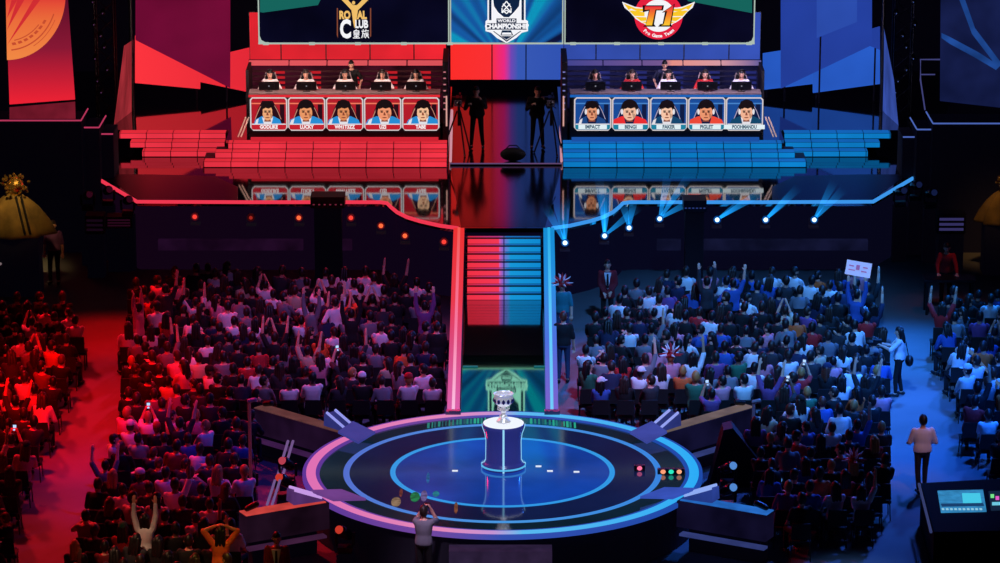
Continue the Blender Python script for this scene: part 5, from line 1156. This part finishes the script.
shl_left = [('charcoal' if q in ('blue', 'teal', 'green') else 'white' if q == 'purple' else q) for q in shl]
M_ch = mat('black chair cloth', (13, 13, 16), .8); M_leg = mat('black chair leg', (26, 26, 30), .4)
def chair_mesh():
    s_ = MB().box((0, .04, .415), (.44, .42, .06)).mesh('seat', M_ch); b = MB()
    b.rings([[(-.21 * (1 - .12 * t), -.2 - .05 * t, .5 + .36 * t), (.21 * (1 - .12 * t), -.2 - .05 * t, .5 + .36 * t), (.21 * (1 - .12 * t), -.24 - .05 * t, .5 + .36 * t), (-.21 * (1 - .12 * t), -.24 - .05 * t, .5 + .36 * t)] for t in (0, .4, .8, 1)])
    lg = [MB().tube([(x, y, .39), (x * 1.1, y * 1.12, .004)], .014, 6).mesh('leg', M_leg) for x in (-.19, .19) for y in (-.16, .22)]
    return s_, b.mesh('backrest', M_ch), lg, [MB().tube([(x, -.2, .38), (x, -.225, .6)], .013, 6).mesh('back_frame', M_leg) for x in (-.17, .17)]
CS = chair_mesh()
def seat_text(s_):
    ref = {'left crowd': 'from the left aisle', 'right crowd': 'from the right aisle', 'far left crowd': 'from the red aisle', 'far right crowd': 'from the blue aisle'}[s_['b']]
    return f"{s_['b']}, row {s_['rl']} from the front of the picture, {ORD(s_['k'] + 1)} {ref}"
ref_s = {'left crowd': 'aisle', 'right crowd': 'aisle', 'far left crowd': 'aisle', 'far right crowd': 'aisle'}
far_c = [MB() for _ in range(1)]; far_p = MB()
fm = [SK[0], HAIR[0], HAIR[1], DENIM[0], DENIM[1]] + [CLOTH[k] for k in ('black', 'white', 'grey', 'navy', 'blue', 'pink', 'purple', 'charcoal', 'red', 'orange', 'beige')]
fi = {k: 5 + i for i, k in enumerate(('black', 'white', 'grey', 'navy', 'blue', 'pink', 'purple', 'charcoal', 'red', 'orange', 'beige'))}
lo_cache = {}
def lowfig(k):
    if k not in lo_cache:
        p = dict(c_rest)[k]; f = figure(P_(p, sleeve=.55), True); f['hs'] = {st: hair_mb(f['Mh'], st, True) for st in ('short', 'long')}; lo_cache[k] = f
    return lo_cache[k]
print('SEATS', len(seats))
for n, s_ in enumerate(seats):
    ps = s_.get('ps') or rnd.choice(keys); light_ok = s_['b'] in ('right crowd', 'far right crowd')
    sh = s_.get('sh') or rnd.choice(shl if s_['b'] in ('right crowd', 'far right crowd') else shl_left); hair = 'long' if rnd.random() < .28 else 'short'; hc_ = rnd.choice((0, 0, 0, 1, 1, 1, 2, 3)); sk_i = rnd.choice((0, 0, 0, 1, 1, 2)); tr_i = rnd.choice((0, 1, 1, 2))
    rz = R(rnd.uniform(-22, 22)); sc = rnd.uniform(.96, 1.1); loc = Vector((s_['x'] + rnd.uniform(-.04, .04), s_['y'] + rnd.uniform(-.04, .04), 0))
    hat = s_.get('hat') or (rnd.choice(('red', 'white', 'black', 'navy')) if rnd.random() < .06 else None)
    if n < 300:
        blk = s_['b']; rt = ORD(s_['rl']); kt = ORD(s_['k'] + 1)
        hd = {None: 'long-haired ' if hair == 'long' else '', 'spiky': 'spiky-hatted '}.get(hat, f'{hat}-capped ')
        cw = sh if sh != 'charcoal' else 'dark grey'
        side_w = {'left crowd': 'left crowd', 'right crowd': 'right crowd', 'far left crowd': 'far-left crowd', 'far right crowd': 'far-right crowd'}[blk]
        put(CP_[ps], loc, rz, f"{hd}person in {cw} {WORDS[ps]}, {side_w}, {rt} row from front, {kt} from aisle", 'spectators in the ' + blk, sh, hair, hc_, sk_i, tr_i, sc, hat=hat)
        if ps == 'phone':
            h = loc + Matrix.Rotation(rz, 3, 'Z') @ Vector((0, .37, 1.36)) * sc; ph = thing('mobile_phone', h - Vector((0, 0, .07)), f"glowing phone held up in the {side_w}, {rt} row from front, {kt} from aisle", 'phone', 'phones held up in the crowd', rz)
            MB().box((0, 0, .08), (.085, .012, .155)).build('casing', M_dark, ph, local=True); MB().box((0, -.008, .08), (.072, .004, .13)).build('screen', emi('phone screen', (170, 205, 255), 1.2), ph, local=True)
        c = thing('audience_chair', (s_['x'], s_['y'] - .01, 0), f"black chair of the {side_w}, {rt} row from front, {kt} from aisle", 'chair', 'audience chairs of the ' + blk, 0)
        link('seat', CS[0], c); link('backrest', CS[1], c)
        for q in CS[2]: link('leg', q, c)
        for q in CS[3]: link('back_frame', q, c)
    else:
        f = lowfig(ps); Mt = Matrix.Translation(loc) @ Matrix.Rotation(rz, 4, 'Z') @ Matrix.Scale(sc, 4)
        if sh not in fi: sh = rnd.choice(list(fi))
        for mb, mi in ((f['body'], 0), (f['shirt'], fi[sh]), (f['trousers'], 3 + tr_i % 2), (f['hs'][hair], 1 + hc_ % 2)):
            far_p.add(mb.v, mb.f, mi, Mt)
        far_c[0].box((s_['x'], s_['y'] + .04, .415), (.44, .42, .06)).box((s_['x'], s_['y'] - .24, .68), (.4, .04, .36))
        for x in (-.19, .19):
            for y in (-.16, .22): far_c[0].box((s_['x'] + x, s_['y'] + y, .195), (.028, .028, .38))
o = far_p.build('crowd', fm, None, True); tag(o, 'dense far crowd of seated spectators, back rows near the stage', 'crowd', None, 'stuff')
o = far_c[0].build('chair_rows', M_ch); tag(o, 'black chairs under the far crowd near the stage', 'chairs', None, 'stuff')
# ================================================================== LIGHT
w = bpy.data.worlds.new('world'); scene.world = w; w.use_nodes = True
w.node_tree.nodes['Background'].inputs[0].default_value = lin((16, 12, 34)); w.node_tree.nodes['Background'].inputs[1].default_value = .12
def spot(frm, tgt, e, rgb, ang, blend=.8, size=.6): return light('SPOT', frm, tgt, e, rgb, size, ang, blend)
spot((-12, 66, 17), pz(74, 430, 0), 30000, (255, 10, 14), 24)
spot((-11, 84, 15), pz(108, 338, 0), 14000, (255, 10, 14), 18)
spot((14, 68, 16), pz(950, 432, 0), 22000, (24, 104, 255), 28)
spot((13.5, 84, 16), pz(908, 350, 0), 17000, (20, 120, 240), 20)
spot((9.5, 60, 15), pz(862, 580, 0), 9000, (110, 170, 255), 9)
# crowds
spot((-15, 88, 12), pz(200, 390, 1), 11000, (255, 22, 40), 56)
spot((-2, 94, 13), pz(330, 345, 1), 9000, (255, 44, 90), 40)
spot((-1, 66, 19), pz(352, 345, 1), 9500, (176, 130, 255), 26)
spot((4, 94, 13), pz(640, 350, 1), 5000, (255, 50, 110), 30)
spot((14, 90, 13), pz(760, 350, 1), 16000, (40, 120, 255), 50)
spot((6, 66, 19), pz(735, 345, 1), 24000, (84, 160, 255), 36)
spot((12, 80, 15), pz(815, 470, 1), 9000, (60, 110, 255), 36)
spot((17, 86, 14), pz(985, 380, 1), 9000, (50, 110, 255), 30)
spot((-13, 76, 15), pz(150, 500, 1), 9000, (255, 36, 44), 40)
spot((-1, 66, 17), pz(205, 450, 1), 3500, (80, 70, 255), 24)
spot((2, 64, 17), pz(625, 385, 1), 5000, (255, 80, 140), 11)
spot((2.5, 72, 14), pz(563, 350, 1), 2600, (120, 130, 255), 7)  # spot added to make the man in black show
# round stage and trophy
spot((0, 76, 17), (ctr.x, ctr.y, 1), 2500, (60, 110, 255), 22)
spot((1, 60, 19), (pp.x, pp.y, 1.9), 9000, (225, 235, 255), 7, .5, .3)
spot((-3, 80, 17), (pp.x, pp.y, 1.9), 4000, (225, 235, 255), 6, .5, .3)
# players: unseen area lamps added to brighten them
for x_, c_ in ((-5.4, (255, 214, 205)), (5.7, (236, 216, 255))):
    a_ = light('AREA', (x_, 95.25, 5.2), (x_, 97.1, 3.75), 150, c_, 6.2); a_.data.shape = 'RECTANGLE'; a_.data.size_y = .4
spot((.1, 90, 12), (.1, 97.5, 3), 200, (150, 90, 170), 24)
spot((11, 62, 14), Vector((man_p.x, man_p.y, 1.25)), 4600, (255, 184, 190), 4.2)
spot((-2, 58, 15), (photo_p.x, photo_p.y, 1.3), 12000, (220, 190, 240), 6)  # spot added from the front to brighten the photographer
spot((-11.5, 80, 12), py(15, 195, 88.4), 6500, (255, 214, 130), 9)
spot((12, 82, 12), py(1000, 180, 90.4), 2500, (255, 190, 110), 12)
spot((-10, 58, 14), pz(150, 560, 1), 5000, (255, 190, 150), 9)
spot((-6, 58, 14), pz(222, 570, 1), 5000, (255, 200, 90), 7)
spot((14, 84, 12), (pz(945, 306, 0)), 500, (255, 120, 120), 12)
